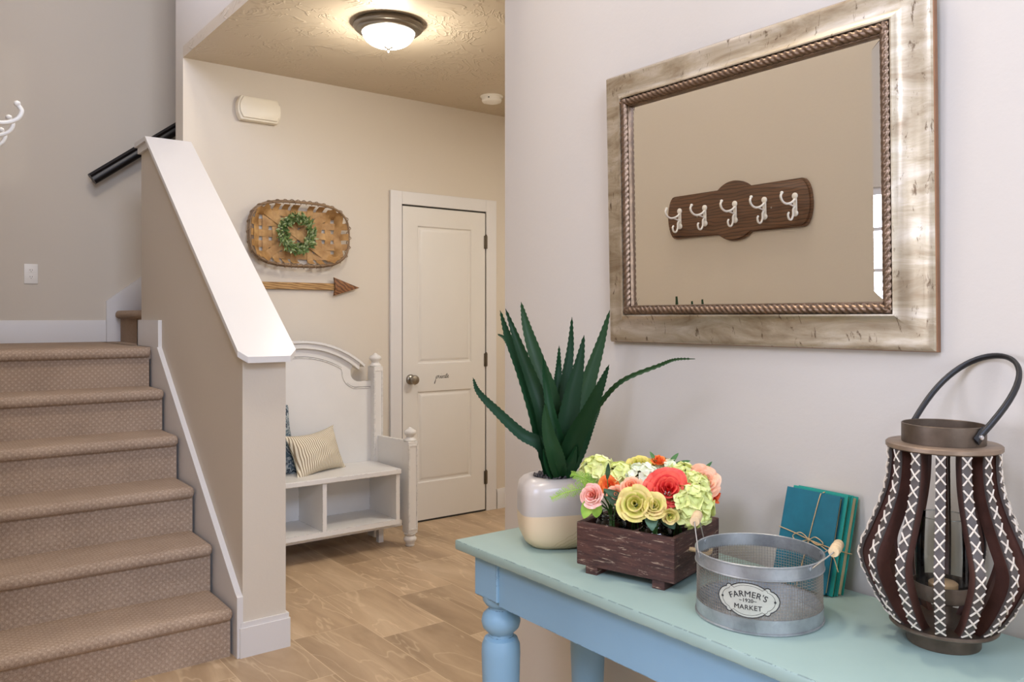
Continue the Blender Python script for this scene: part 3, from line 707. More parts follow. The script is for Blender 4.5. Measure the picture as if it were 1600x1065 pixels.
# ------------------------------------------------------------------ mirror on the right wall
TL = R(1.3)
mr = thing('wall_mirror', 'large rectangular mirror in champagne silver frame hanging above the console table', 'mirror', (XW, 1.151, 1.26), Euler((0, -TL, 0)))
# local frame: x towards the wall (+), y along the wall, z up; leaning out at the top
y0, y1, z0, z1 = 1.155-.431, 1.155+.424, 1.26, 1.957
oy, oz = 1.151, 1.26
def sweep_rect(bm, prof, ya, yb, za, zb, xoff):
    """prof: (inset from the outer edge, height off the wall)"""
    rows = []
    for ins, ht in prof:
        rows.append([bm.verts.new((xoff-ht, y, z)) for y, z in ((ya+ins, za+ins), (yb-ins, za+ins), (yb-ins, zb-ins), (ya+ins, zb-ins))])
    for a, b in zip(rows, rows[1:]):
        for i in range(4): bm.faces.new((a[i], a[(i+1) % 4], b[(i+1) % 4], b[i]))
ly0, ly1, lz0, lz1 = y0-oy, y1-oy, 0, z1-oz
XO = -.002
bm = B(); sweep_rect(bm, [(.0015, .0135), (.004, .018), (.010, .020), (.02, .0195), (.035, .021), (.052, .026), (.064, .034), (.068, .037), (.071, .037), (.072, .033)], ly0, ly1, lz0, lz1, XO); obj('frame', bm, 'leaf_silver', mr, 25, local=True)
bm = B(); sweep_rect(bm, [(0, 0), (0, .011), (.0015, .0135)], ly0, ly1, lz0, lz1, XO); obj('outer_edge', bm, 'copper', mr, 25, local=True)
bm = B(); sweep_rect(bm, [(.072, .033), (.0725, .026), (.091, .026), (.0915, .030), (.094, .030), (.095, .026), (.0955, .018)], ly0, ly1, lz0, lz1, XO); obj('inner_lip', bm, 'rope', mr, 25, local=True)
bm = B(); ri = .0820; per = []
pa, pb, pc, pd = ly0+ri, ly1-ri, lz0+ri, lz1-ri
def seg_line(a, b):
    n = int((Vector(b)-Vector(a)).length/.0018); return [tuple(Vector(a).lerp(Vector(b), i/n)) for i in range(n)]
for a, b in (((pa, pc), (pb, pc)), ((pb, pc), (pb, pd)), ((pb, pd), (pa, pd)), ((pa, pd), (pa, pc))):
    d = (Vector(b)-Vector(a)).normalized(); a = tuple(Vector(a)-d*.0085); b = tuple(Vector(b)+d*.0085); pts = seg_line(a, b)+[b]; nrm = Vector((-d.y, d.x)); rows = []
    for i, p in enumerate(pts):
        s = i*.0018; row = []
        for k in range(20):
            th = math.pi*2*k/20; rad = .0098*(1+.13*math.cos(4*th+2*math.pi*s/.0145))
            q = Vector(p)+nrm*rad*math.cos(th); row.append(bm.verts.new((XO-.030-rad*math.sin(th), q.x, q.y)))
        rows.append(row)
    for A_, B_ in zip(rows, rows[1:]):
        for k in range(20): bm.faces.new((A_[k], A_[(k+1) % 20], B_[(k+1) % 20], B_[k]))
obj('rope_trim', bm, 'rope', mr, 180, local=True)
gx = XO-.020; gi = .0955; bw = .020
ga, gb, gc, gd = ly0+gi, ly1-gi, lz0+gi, lz1-gi
bm = B(); bm.faces.new([bm.verts.new((gx, y, z)) for y, z in ((ga+bw, gc+bw), (gb-bw, gc+bw), (gb-bw, gd-bw), (ga+bw, gd-bw))])
o = obj('mirror_glass', bm, 'mirror', mr, 0, local=True)
# bevelled border, ground at its own angle on each side
bm = B(); tn = math.tan
dn, df, dz = bw*tn(R(5.6)), -bw*tn(R(2.0)), bw*tn(R(1.2))
I = [(gx, ga+bw, gc+bw), (gx, gb-bw, gc+bw), (gx, gb-bw, gd-bw), (gx, ga+bw, gd-bw)]
near = [I[0], I[3], (gx+dn, ga, gd), (gx+dn, ga, gc)]; far = [I[1], I[2], (gx+df, gb, gd), (gx+df, gb, gc)]
for q in (near, far, [I[0], I[1], (gx+dz, gb, gc), (gx+dz, ga, gc)], [I[3], I[2], (gx+dz, gb, gd), (gx+dz, ga, gd)]):
    bm.faces.new([bm.verts.new(p) for p in q])
obj('bevelled_border', bm, 'mirror', mr, 0, local=True)
obj('backing_board', box(B(), -.012, -.0025, ly0+.02, ly1-.02, lz0+.02, lz1-.02), 'oak', mr, 0, local=True)

# ------------------------------------------------------------------ coat hook board on the left wall
hb = thing('coat_rack', 'dark oak board with rounded centre holding five white coat hooks, left wall', 'coat rack', (XL, 2.24, 1.72))
yc, zc2 = 2.243, 1.722
def rackpoly(s=0.0):
    P = []; hzz = .098-s; RC = .130-s
    a0 = math.asin(hzz/RC); ym = RC*math.cos(a0)
    P += [(yc+ym+0, zc2+hzz)] if False else []
    top = [(yc+RC*math.cos(a), zc2+RC*math.sin(a)) for a in [a0+(math.pi-2*a0)*i/16 for i in range(17)]]
    endL = [(yc-.335-.042*math.cos(b)+.0+s, zc2+(.098-s)*math.sin(b)) for b in [math.pi/2-math.pi*i/12 for i in range(13)]]
    bot = [(2*yc-x, 2*zc2-z) for x, z in top]
    endR = [(2*yc-x, 2*zc2-z) for x, z in endL]
    return top+endL+bot+endR
obj('backboard', prism(B(), rackpoly(), 'x', XL+.0003, XL+.013), 'oak', hb, 30)
obj('raised_face', prism(B(), rackpoly(.007), 'x', XL+.013, XL+.020, .003), 'oak', hb, 30)
hkY = [1.937, 2.082, 2.232, 2.396, 2.542]
for y in hkY:
    xb = XL+.020
    bm = B(); box(bm, xb-.0005, xb+.004, y-.009, y+.009, 1.676, 1.752, .0015, 1)
    for z in (1.680, 1.750): lathe(bm, [(.013, 0), (.013, .004), (.010, .006)], 16, (xb-.0004, y, z), Matrix.Rotation(R(90), 4, 'Y'))
    h_ = obj('hook', bm, 'plastic', hb, 40)
    bm = B(); tube(bm, crv([(xb, y, 1.738), (xb+.028, y, 1.722), (xb+.062, y, 1.716), (xb+.088, y, 1.726), (xb+.098, y, 1.744), (xb+.091, y, 1.757)], 6), [.0046]*31, 8)
    lathe(bm, [(0, -.0065), (.0055, -.004), (.0068, 0), (.0055, .004), (0, .0065)], 12, (xb+.090, y, 1.759))
    tube(bm, crv([(xb, y, 1.706), (xb+.022, y, 1.711), (xb+.045, y, 1.7165)], 4), .0036, 8); obj('upper_prong', bm, 'plastic', h_, 60)
    bm = B(); tube(bm, crv([(xb, y, 1.71), (xb+.016, y, 1.695), (xb+.018, y, 1.672), (xb+.030, y, 1.654), (xb+.046, y, 1.656), (xb+.052, y, 1.672), (xb+.046, y, 1.682)], 6), .0042, 8)
    obj('lower_prong', bm, 'plastic', h_, 60)
for y in (2.05, 2.44):
    bm = B(); lathe(bm, [(.004, 0), (.004, .001)], 12, (XL+.0199, y, 1.715), Matrix.Rotation(R(90), 4, 'Y'))
    obj('screw_head', bm, 'nickel', hb)

# ------------------------------------------------------------------ console table
TZ = .78
tbx = thing('console_table', 'pale blue chalk painted console table with turned legs', 'table', (1.325, 1.1, 0))
ta, tb_, tc, td = 1.106, 1.532, .517, 1.683
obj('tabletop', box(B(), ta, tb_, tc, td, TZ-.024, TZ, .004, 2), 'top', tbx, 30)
LB = .092
legs = [(1.136, td-.042-LB), (1.136, tc+.03), (tb_-.02-LB, td-.042-LB), (tb_-.02-LB, tc+.03)]
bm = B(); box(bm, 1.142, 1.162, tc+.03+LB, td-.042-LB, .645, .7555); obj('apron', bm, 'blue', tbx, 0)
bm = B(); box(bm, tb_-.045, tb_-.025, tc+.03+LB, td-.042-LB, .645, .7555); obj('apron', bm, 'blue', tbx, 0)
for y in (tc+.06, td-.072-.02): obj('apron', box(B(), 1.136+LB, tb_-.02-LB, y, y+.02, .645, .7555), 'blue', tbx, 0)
for x, y in legs:
    bm = box(B(), x, x+LB, y, y+LB, .652, .7558, .003, 1); cx, cy = x+LB/2, y+LB/2
    lathe(bm, [(.020, 0), (.026, .03), (.030, .10), (.036, .20), (.041, .34), (.0455, .46), (.047, .515), (.046, .535), (.040, .550), (.030, .556), (.0295, .562), (.033, .566), (.044, .577), (.0475, .592), (.044, .607), (.033, .618), (.0295, .622), (.0300, .628), (.037, .632), (.044, .642), (.046, .656)], 40, (cx, cy, 0))
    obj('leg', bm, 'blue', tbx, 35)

# ------------------------------------------------------------------ potted aloe
pt = thing('potted_aloe', 'artificial aloe with dark spiky leaves in two tone square ceramic pot', 'potted plant', (1.283, 1.513, TZ))
PC = Vector((1.283, 1.513, TZ)); PR = R(-30)
bm = B(); rings = []
prof = [(.046, 0), (.060, .002), (.072, .012), (.080, .030), (.0835, .055), (.0840, .090), (.0835, .125), (.080, .145), (.073, .157), (.060, .163), (.053, .164), (.050, .160), (.048, .145)]
for r, z in prof:
    k = 4.2 if .02 < z < .15 and r > .06 else 3.0
    if r < .056: k = 2
    rg = []
    for i in range(64):
        a = 2*math.pi*i/64; ca, sa = math.cos(a), math.sin(a); q = 1.035*r*(abs(ca)**k+abs(sa)**k)**(-1/k)
        rg.append(bm.verts.new((PC.x+q*math.cos(a+PR), PC.y+q*math.sin(a+PR), PC.z+z)))
    rings.append(rg)
for a, b in zip(rings, rings[1:]):
    for i in range(64): bm.faces.new((a[i], a[(i+1) % 64], b[(i+1) % 64], b[i]))
bm.faces.new(rings[0]); bm.faces.new(rings[-1]); obj('pot', bm, 'pot', pt, 60)
bm = B()
for i in range(420):
    a = random.uniform(0, 2*math.pi); q = .051*math.sqrt(random.random()); s = random.uniform(.002, .0042)
    bmesh.ops.create_icosphere(bm, subdivisions=1, radius=s, matrix=Matrix.Translation((PC.x+q*math.cos(a), PC.y+q*math.sin(a), PC.z+.157+random.uniform(0, .008)))@Euler((a, q*90, 0)).to_matrix().to_4x4()@Matrix.Diagonal((1, 1.4, .8, 1)))
pb_ = obj('pebbles', bm, 'pebble', pt, 60); pb_['kind'] = 'stuff'
LV = [
    (0.02, [(1.268, 1.506, 0.946), (1.243, 1.512, 1.016), (1.197, 1.535, 1.048), (1.138, 1.554, 1.105), (1.094, 1.563, 1.15), (1.078, 1.563, 1.184)]),
    (0.012, [(1.285, 1.53, 0.949), (1.271, 1.591, 1.116), (1.253, 1.63, 1.22), (1.24, 1.653, 1.268), (1.229, 1.673, 1.282)]),
    (0.026, [(1.271, 1.516, 0.949), (1.248, 1.533, 1.076), (1.219, 1.555, 1.187), (1.191, 1.577, 1.275), (1.175, 1.589, 1.341)]),
    (0.027, [(1.271, 1.503, 0.951), (1.247, 1.509, 1.088), (1.225, 1.526, 1.17), (1.19, 1.54, 1.267), (1.167, 1.557, 1.345)]),
    (0.032, [(1.292, 1.512, 0.947), (1.287, 1.529, 1.106), (1.267, 1.556, 1.209), (1.251, 1.581, 1.298), (1.24, 1.59, 1.362)]),
    (0.020, [(1.283, 1.481, 0.948), (1.269, 1.479, 1.02), (1.248, 1.483, 1.09), (1.238, 1.491, 1.163), (1.225, 1.488, 1.234)]),
    (0.020, [(1.309, 1.53, 0.945), (1.328, 1.548, 1.054), (1.331, 1.558, 1.144), (1.339, 1.564, 1.196), (1.34, 1.563, 1.253)]),
    (0.024, [(1.310, 1.516, 0.945), (1.331, 1.533, 1.06), (1.341, 1.538, 1.159), (1.356, 1.539, 1.245), (1.359, 1.536, 1.325)]),
    (0.036, [(1.285, 1.48, 0.948), (1.282, 1.47, 1.043), (1.293, 1.461, 1.135), (1.306, 1.452, 1.208), (1.316, 1.444, 1.282)]),
    (0.033, [(1.310, 1.506, 0.945), (1.356, 1.514, 1.06), (1.385, 1.504, 1.164), (1.408, 1.487, 1.255), (1.421, 1.465, 1.342)]),
    (0.030, [(1.28, 1.481, 0.946), (1.278, 1.435, 1.039), (1.283, 1.393, 1.105), (1.29, 1.363, 1.164), (1.3, 1.343, 1.217)]),
    (0.0075, [(1.310, 1.49, 0.945), (1.32, 1.44, 1.061), (1.321, 1.402, 1.115), (1.336, 1.341, 1.177), (1.383, 1.267, 1.216), (1.396, 1.232, 1.23), (1.415, 1.192, 1.233)]),
    (0.022, [(1.310, 1.493, 0.945), (1.35, 1.493, 1.011), (1.375, 1.487, 1.066), (1.395, 1.484, 1.098), (1.4, 1.48, 1.127)]),
    (0.026, [(1.272, 1.478, 0.945), (1.241, 1.463, 1.003), (1.224, 1.464, 1.049), (1.215, 1.464, 1.09), (1.21, 1.461, 1.125)]),
    (0.016, [(1.279, 1.470, 0.945), (1.278, 1.448, 0.983), (1.28, 1.44, 1.004), (1.281, 1.433, 1.025)]),
    (0.016, [(1.26, 1.486, 0.945), (1.237, 1.479, 0.978), (1.225, 1.476, 0.998), (1.217, 1.475, 1.017)]),
]
FW = Vector((math.sin(YAW), math.cos(YAW), 0))
for hw_, pts in LV:
    pp = crv(pts, 12); n = len(pp); bm = B(); rows = []; face = (-FW+Vector((0, 0, .25))).normalized()
    ctr = Vector((PC.x, PC.y, 0))
    for i, p in enumerate(pp):
        t = i/(n-1); tn_ = (pp[min(i+1, n-1)]-pp[max(i-1, 0)]).normalized()
        s = tn_.cross(face).normalized(); nm = s.cross(tn_).normalized()
        w = .82*hw_*min(1, .72+1.4*t)*(1-t**1.45)**.9+.0005; tooth = .0017 if (i % 2 == 0 and .08 < t < .97) else 0
        th = .003+.006*(1-t)
        rows.append([bm.verts.new(p-s*(w+tooth)+nm*w*.28), bm.verts.new(p-s*w*.5+nm*w*.02), bm.verts.new(p-nm*th*.3), bm.verts.new(p+s*w*.5+nm*w*.02), bm.verts.new(p+s*(w+tooth)+nm*w*.28), bm.verts.new(p+s*w*.5-nm*th*1.1), bm.verts.new(p-nm*th*1.7), bm.verts.new(p-s*w*.5-nm*th*1.1)])
    for a, b in zip(rows, rows[1:]):
        for k in range(8): bm.faces.new((a[k], a[(k+1) % 8], b[(k+1) % 8], b[k]))
    bm.faces.new(rows[0]); bm.faces.new(rows[-1]); obj('leaf', bm, 'aloe', pt, 50)

# ------------------------------------------------------------------ crate with jars
cx0, cy0 = 1.235, 1.092; ang = math.atan2(.057, .209)
cr = thing('wooden_crate', 'dark distressed wooden crate with rope handle holding flower jars', 'crate', (cx0, cy0, TZ), ang)
LX, LY, CH, CB = .217, .229, .1073, .017   # local x = side run, local y = long front
def cbox(bm, *a): return box(bm, *a)
bm = box(B(), 0, .011, 0, LY, CB, CH, .0015, 1); obj('front_board', bm, 'crate', cr, 30, local=True)
obj('side_board', box(B(), .011, LX-.011, 0, .011, CB, CH, .0015, 1), 'crate', cr, 30, local=True)
obj('side_board', box(B(), .011, LX-.011, LY-.011, LY, CB, CH, .0015, 1), 'crate', cr, 30, local=True)
obj('back_board', box(B(), LX-.011, LX, 0, LY, CB, CH, .0015, 1), 'crate', cr, 30, local=True)
obj('divider', box(B(), .011, LX-.011, LY/2-.004, LY/2+.004, CB+.008, CH-.012), 'crate', cr, 30, local=True)
obj('bottom_board', box(B(), .011, LX-.011, .011, LY-.011, CB, CB+.008), 'crate', cr, 30, local=True)
for y in (.022, LY-.05):
    obj('foot', box(B(), .001, LX-.001, y, y+.028, 0, CB, .001, 1), 'crate', cr, 30, local=True)
bm = B(); tube(bm, crv([(.07, .004, .072), (.075, -.012, .070), (.085, -.020, .062), (.108, -.024, .058), (.130, -.020, .064), (.140, -.010, .070), (.145, .004, .072)], 5), .0045, 8); obj('rope_handle', bm, 'twine', cr, 60, local=True)
def jar(label, ux, uy):
    p = MW[cr.name] @ Vector((ux, uy, CB+.0082))
    j = thing('mason_jar', label, 'jar', p, 0, 'glass jars in the dark crate')
    b = B(); lathe(b, [(.028, .0005), (.034, .003), (.036, .010), (.036, .070), (.033, .080), (.027, .086), (.027, .100)], 32); bmesh.ops.delete(b, geom=[f for f in b.faces if len(f.verts) > 4 and f.calc_center_median().z > .09], context='FACES')
    obj('glass_body', b, 'jar_glass', j, 40, local=True)
    b = B(); tube(b, [(.0285*math.cos(a), .0285*math.sin(a), .098) for a in [2*math.pi*i/32 for i in range(32)]], .0022, 6, True); tube(b, [(.0283*math.cos(a), .0283*math.sin(a), .090) for a in [2*math.pi*i/32 for i in range(32)]], .0016, 6, True)
    obj('jar_rim', b, 'jar_glass', j, 60, local=True); return p
J1 = jar('clear mason jar in left far compartment of dark crate', .052, .175)
J2 = jar('clear mason jar in right near compartment of dark crate', .052, .068)
J3 = jar('clear mason jar at back of dark crate near compartment', .150, .066)
J4 = jar('clear mason jar at back of dark crate far compartment', .150, .172)

# blooms: each stem is one flower
def orient(d):
    d = Vector(d).normalized(); return d.to_track_quat('Z', 'Y').to_euler()
def rose(label, col, c, r, d=(-.45, -.55, .6), jar_p=None, name='rose', layers=5, leafy=False):
    e = orient(d); t = thing(name, label, 'flower', c, e, 'artificial flowers in the crate'); bm = B(); rnd = random.Random(int(r*1e5)+len(label))
    for L in range(layers):
        f = L/(layers-1); npet = 3+L; hwid = math.pi/npet*1.55; rim = r*(.14+.84*f); top = r*(.62-.50*f)
        for k in range(npet):
            az = 2*math.pi*k/npet+L*1.1+rnd.uniform(-.25, .25); g = []; dr_ = rnd.uniform(-.13, .10); dz_ = rnd.uniform(-.13, .13)*r
            for i in range(7):
                v = i/6; row = []
                for j in range(9):
                    u = -1+2*j/8; wv = math.sin(math.pi*(.16+.50*v))**.8
                    rad = rim*(.30+.70*v**.7)*(1+dr_+.07*u)+r*(.05+.13*f)*max(0, v-.72)/.28*(1-.4*u*u)
                    zz = -.45*r+(top+.45*r+dz_)*(v**(1.0+.5*f))-r*.30*(abs(u)**2.4)*v*v-r*.10*f*max(0, v-.8)/.2+.06*r*math.sin(4.5*u+k*2+L)*v*v
                    a = az+u*hwid*wv; row.append(bm.verts.new((rad*math.cos(a), rad*math.sin(a), zz)))
                g.append(row)
            for i in range(6):
                for j in range(8):
                    fc = bm.faces.new((g[i][j], g[i][j+1], g[i+1][j+1], g[i+1][j])); fc.material_index = 1 if (i >= 5 or f > .7) else 0
    obj('petals', bm, ['fl_'+col, 'flo_'+col], t, 70, local=True)
    stemto(t, c, e, jar_p, r); return t
def stemto(t, c, e, jp, r):
    if jp is None: return
    b = B(); C_ = Vector(c); ax = e.to_matrix() @ Vector((0, 0, -1)); top = Vector((jp.x, jp.y, jp.z+.10)); bot = Vector((jp.x+random.uniform(-.014, .014), jp.y+random.uniform(-.014, .014), jp.z+.006))
    tube(b, crv([C_+ax*r*.25, C_+ax*r*.7, top+(C_-top)*.15, bot], 5), .0016, 6); obj('stem', b, 'stem', t, 60)
def hydrangea(label, col, c, r, d=(-.45, -.55, .6), jar_p=None, n=22, name='hydrangea'):
    e = orient(d); t = thing(name, label, 'flower', c, e, 'artificial flowers in the crate'); bm = B(); rnd = random.Random(int(c[0]*1e4))
    for i in range(n):
        z = 1-1.25*(i+.5)/n; ph = i*2.399; s = math.sqrt(max(0, 1-z*z)); nd = Vector((s*math.cos(ph), s*math.sin(ph), z)); p = nd*r*rnd.uniform(.78, .95)
        q = nd.to_track_quat('Z', 'Y').to_matrix(); sz = r*rnd.uniform(.50, .62); off = rnd.uniform(0, 1.5)
        for k in range(4):
            a = off+k*math.pi/2; dv = q @ Vector((math.cos(a), math.sin(a), .18+rnd.uniform(-.1, .25)))
            leaf(bm, p, dv, nd, sz, sz*1.05, -.35, 3)
    obj('petals', bm, 'flo_'+col, t, 70, local=True); stemto(t, c, e, jar_p, r); return t
rose('large open coral pink rose at front of the bouquet', 'coral', (1.272, 1.142, .972), .043, (-.55, -.6, .45), J2, layers=6)
rose('ruffled peach rose at right end of the bouquet', 'peach', (1.383, 1.14, .973), .034, (-.3, -.8, .4), J3, layers=6)
rose('small red orange bud low behind the peach rose', 'red', (1.425, 1.145, .940), .018, (.2, -.9, .3), J3, layers=3)
rose('small red orange rose on top of the bouquet', 'orange', (1.343, 1.232, 1.011), .017, (-.2, -.2, 1), J3, layers=4)
rose('yellow green rose tinged orange near top of the bouquet', 'yellowgreen', (1.31, 1.257, .998), .031, (-.4, -.3, .9), J4)
hydrangea('creamy white hydrangea in middle of the bouquet', 'white', (1.280, 1.219, .980), .030, (-.5, -.5, .8), J1)
hydrangea('white green hydrangea behind the coral rose', 'white', (1.362, 1.23, .980), .030, (-.2, -.4, 1), J4)
hydrangea('pale lime hydrangea right of the white hydrangea', 'pale', (1.359, 1.182, .975), .031, (-.2, -.6, .8), J3)
hydrangea('pale lime hydrangea at left end of the bouquet', 'pale', (1.244, 1.32, .982), .033, (-.7, -.1, .8), J1)
rose('light pink peony at far left above the left jar', 'pink', (1.172, 1.263, .952), .023, (-.9, -.4, .4), J1, name='peony')
rose('soft orange flower left of centre by dark leaves', 'orange', (1.218, 1.258, .968), .021, (-.7, -.5, .5), J1, layers=3, name='ranunculus')
rose('pale orange flower low beside the light pink peony', 'peach', (1.209, 1.229, .955), .019, (-.7, -.6, .3), J1, layers=3, name='ranunculus')
hydrangea('pale lime hydrangea behind the orange flowers', 'pale', (1.262, 1.268, .978), .030, (-.5, -.3, .9), J1)
rose('large lime yellow rose low over the crate front', 'lime', (1.200, 1.165, .948), .032, (-.75, -.6, .35), J2, layers=4)
rose('lime yellow rose between large lime rose and coral rose', 'lime', (1.226, 1.138, .946), .024, (-.6, -.7, .4), J2)
rose('small blush rose above the large lime yellow rose', 'peach', (1.232, 1.206, .974), .020, (-.7, -.5, .6), J2, layers=4)
hydrangea('green hydrangea drooping over right front of the crate', 'green', (1.305, 1.110, .940), .038, (-.3, -.9, .2), J2, 26)
rose('small lime yellow bud tucked under the coral rose', 'lime', (1.250, 1.116, .924), .016, (-.5, -.8, -.1), J2, layers=3)
hydrangea('pale green hydrangea between coral and peach roses', 'pale', (1.357, 1.146, .965), .030, (-.2, -.8, .6), J3)
# fern sprig
def fern(label, pts, jp, L0, n=22):
    t = thing('fern_sprig', label, 'greenery', pts[0], 0, 'fern sprigs in the crate'); b = B(); pp = crv(pts, 8); tube(b, pp, .0012, 5)
    for i in range(n):
        f = (i+1)/(n+1); k = f*(len(pp)-1); j = int(k); p = pp[j].lerp(pp[min(j+1, len(pp)-1)], k-j); tg = (pp[min(j+1, len(pp)-1)]-pp[max(j-1, 0)]).normalized()
        for s in (-1, 1):
            sd_ = tg.cross(-FW).normalized()*s; d = (sd_+tg*.8+Vector((0, 0, random.uniform(-.3, .3)))).normalized(); L = L0*(1-.7*f)*random.uniform(.8, 1.1)
            tube(b, [p, p+d*L], [.0008, .0003], 4)
            for q in range(5): leaf(b, p+d*L*(q+1)/6, (d+tg*.9*(1 if q % 2 else -1)).normalized(), -FW, L*.26, L*.07, .1, 2)
    obj('fronds', b, 'fern', t, 60); b = B(); tube(b, crv([pts[0], (jp.x, jp.y, jp.z+.10), (jp.x+.01, jp.y, jp.z+.006)], 4), .0013, 5); obj('stem', b, 'stem', t, 60)
fern('long feathery light green fern sprig pointing left over the pot', [(1.214, 1.275, .958), (1.180, 1.305, .957), (1.150, 1.328, .948), (1.128, 1.342, .936)], J1, .024)
fern('upper feathery green fern sprig beside the aloe pot', [(1.222, 1.300, .962), (1.195, 1.318, .978), (1.170, 1.325, .988)], J1, .022)
fern('short green fern sprig between the coral rose and white hydrangea', [(1.318, 1.215, .985), (1.300, 1.180, 1.004), (1.322, 1.140, 1.004)], J4, .014, 16)
def foliage(label, mat, items, jp):
    t = thing('leafy_sprig', label, 'greenery', (jp.x, jp.y, jp.z+.10), 0, 'loose leaves in the bouquet')
    for (p, d, L, w) in items:
        b = B(); leaf(b, Vector(p), Vector(d), -FW+Vector((0, 0, .4)), L, w, .25, 6); obj('leaf', b, mat, t, 60)
    b = B()
    for (p, d, L, w) in items: tube(b, [p, (jp.x, jp.y, jp.z+.10)], .0010, 5)
    tube(b, [(jp.x, jp.y, jp.z+.10), (jp.x-.008, jp.y+.004, jp.z+.008)], .0014, 5); obj('stem', b, 'stem', t, 60)
foliage('grey green rounded leaves below the coral rose', 'eucalyptus', [((1.255, 1.150, .940), (.3, -.5, -.8), .055, .034), ((1.235, 1.158, .935), (-.2, -.3, -.5), .045, .028), ((1.285, 1.125, .938), (.5, -.4, -.7), .05, .032)], J2)
foliage('dark narrow leaves between the left orange flowers', 'darkleaf', [((1.190, 1.245, .965), (.5, -.7, -.35), .06, .016), ((1.195, 1.250, .960), (.2, -.8, -.7), .055, .015), ((1.200, 1.245, .985), (-.1, -.2, .9), .035, .010)], J1)
foliage('soft green leaves drooping left of the light pink peony', 'fern', [((1.175, 1.270, .945), (-.3, .1, -.9), .045, .026), ((1.185, 1.262, .94), (.1, .1, -1), .04, .024)], J1)
foliage('small green leaves on top behind the orange rose', 'stem', [((1.365, 1.225, 1.0), (.6, -.4, .8), .035, .010), ((1.37, 1.22, .998), (.9, -.6, .3), .045, .010), ((1.41, 1.17, .985), (.7, -.5, .9), .035, .008), ((1.34, 1.235, 1.004), (-.2, .5, .9), .03, .009)], J4)

# ------------------------------------------------------------------ galvanised wire basket
BC = Vector((1.275, .924, TZ)); BR = .113; BH = .117
wb = thing('wire_basket', 'round galvanised wire mesh basket with oval sign plate', 'basket', BC)
def ring_band(r0, z0, r1, z1, th=.0012):
    b = B(); lathe(b, [(r0-th, z0), (r0, z0), (r1, z1), (r1-th, z1)], 72); 
    bmesh.ops.delete(b, geom=[f for f in b.faces if len(f.verts) > 4], context='FACES')
    vs = sorted(b.verts, key=lambda v: 0); n = 72; bv = list(b.verts)
    for i in range(n): b.faces.new((bv[i], bv[(i+1) % n], bv[3*n+(i+1) % n], bv[3*n+i]))
    return b
b = ring_band(BR-.001, .0006, BR-.0005, .027)
tube(b, [((BR-.0005)*math.cos(a), (BR-.0005)*math.sin(a), .0025) for a in [2*math.pi*i/72 for i in range(72)]], .0022, 6, True)
obj('lower_band', b, 'galv', wb, 40, local=True)
b = ring_band(BR+.0005, .094, BR, BH)
tube(b, [(BR*math.cos(a), BR*math.sin(a), BH) for a in [2*math.pi*i/72 for i in range(72)]], .002, 6, True); tube(b, [((BR+.0006)*math.cos(a), (BR+.0006)*math.sin(a), .095) for a in [2*math.pi*i/72 for i in range(72)]], .0014, 6, True)
obj('upper_band', b, 'galv', wb, 40, local=True)
b = B(); lathe(b, [(0, .0006), (BR-.003, .0006), (BR-.003, .002), (0, .002)], 64); obj('base_disc', b, 'galv', wb, 40, local=True)
b = B(); NV = 132
for i in range(NV):
    a = 2*math.pi*i/NV; r = BR-.0022; w = .00035; ca, sa = math.cos(a), math.sin(a)
    vs = [b.verts.new(((r+dr)*ca-dt*sa, (r+dr)*sa+dt*ca, z)) for z in (.024, .097) for dr, dt in ((-w, -w), (w, -w), (w, w), (-w, w))]
    for k in range(4): b.faces.new((vs[k], vs[(k+1) % 4], vs[4+(k+1) % 4], vs[4+k]))
for i in range(13): tube(b, [((BR-.0018)*math.cos(a), (BR-.0018)*math.sin(a), .029+i*.0053) for a in [2*math.pi*j/72 for j in range(72)]], .00038, 4, True)
obj('wire_mesh', b, 'wire', wb, 60, local=True)
def grip(h, a0, a1, lean, name='bail_handle'):
    """wire bail between two rim angles carrying a turned wooden grip"""
    A = Vector((BR*math.cos(a0), BR*math.sin(a0), BH-.006)); C = Vector((BR*math.cos(a1), BR*math.sin(a1), BH-.006)); mid = (A+C)/2; out = mid.copy(); out.z = 0; out.normalize()
    ofs = out*lean+Vector((0, 0, h)); dirn = (C-A).normalized(); gl = .032
    P1 = mid+ofs-dirn*gl; P2 = mid+ofs+dirn*gl
    b = B(); tube(b, [A, A+out*.002, P1+(A-P1)*.06, P1, P2, P2+(C-P2)*.06, C+out*.002, C], .0013, 6); o = obj(name, b, 'wire', wb, 60, local=True)
    b = B(); ax = dirn.to_track_quat('Z', 'Y').to_matrix().to_4x4()
    lathe(b, [(.0048, -gl+.003), (.0085, -gl+.003), (.0095, -gl+.007), (.0085, -.010), (.0088, -.008), (.0098, -.006), (.0088, -.004), (.0088, .004), (.0098, .006), (.0088, .008), (.0085, .010), (.0095, gl-.007), (.0085, gl-.003), (.0048, gl-.003)], 20, mid+ofs, ax); obj('wooden_grip', b, 'dowel', o, 40, local=True)
    for q in (A, C):
        b = B(); lathe(b, [(.005, -.003), (.005, .002), (.003, .003)], 12, q, Vector((q.x, q.y, 0)).to_track_quat('Z', 'Y').to_matrix().to_4x4()); obj('rivet', b, 'galv', o, 40, local=True)
grip(.055, R(151), R(97), .012); grip(.028, R(-95), R(-40), .034)
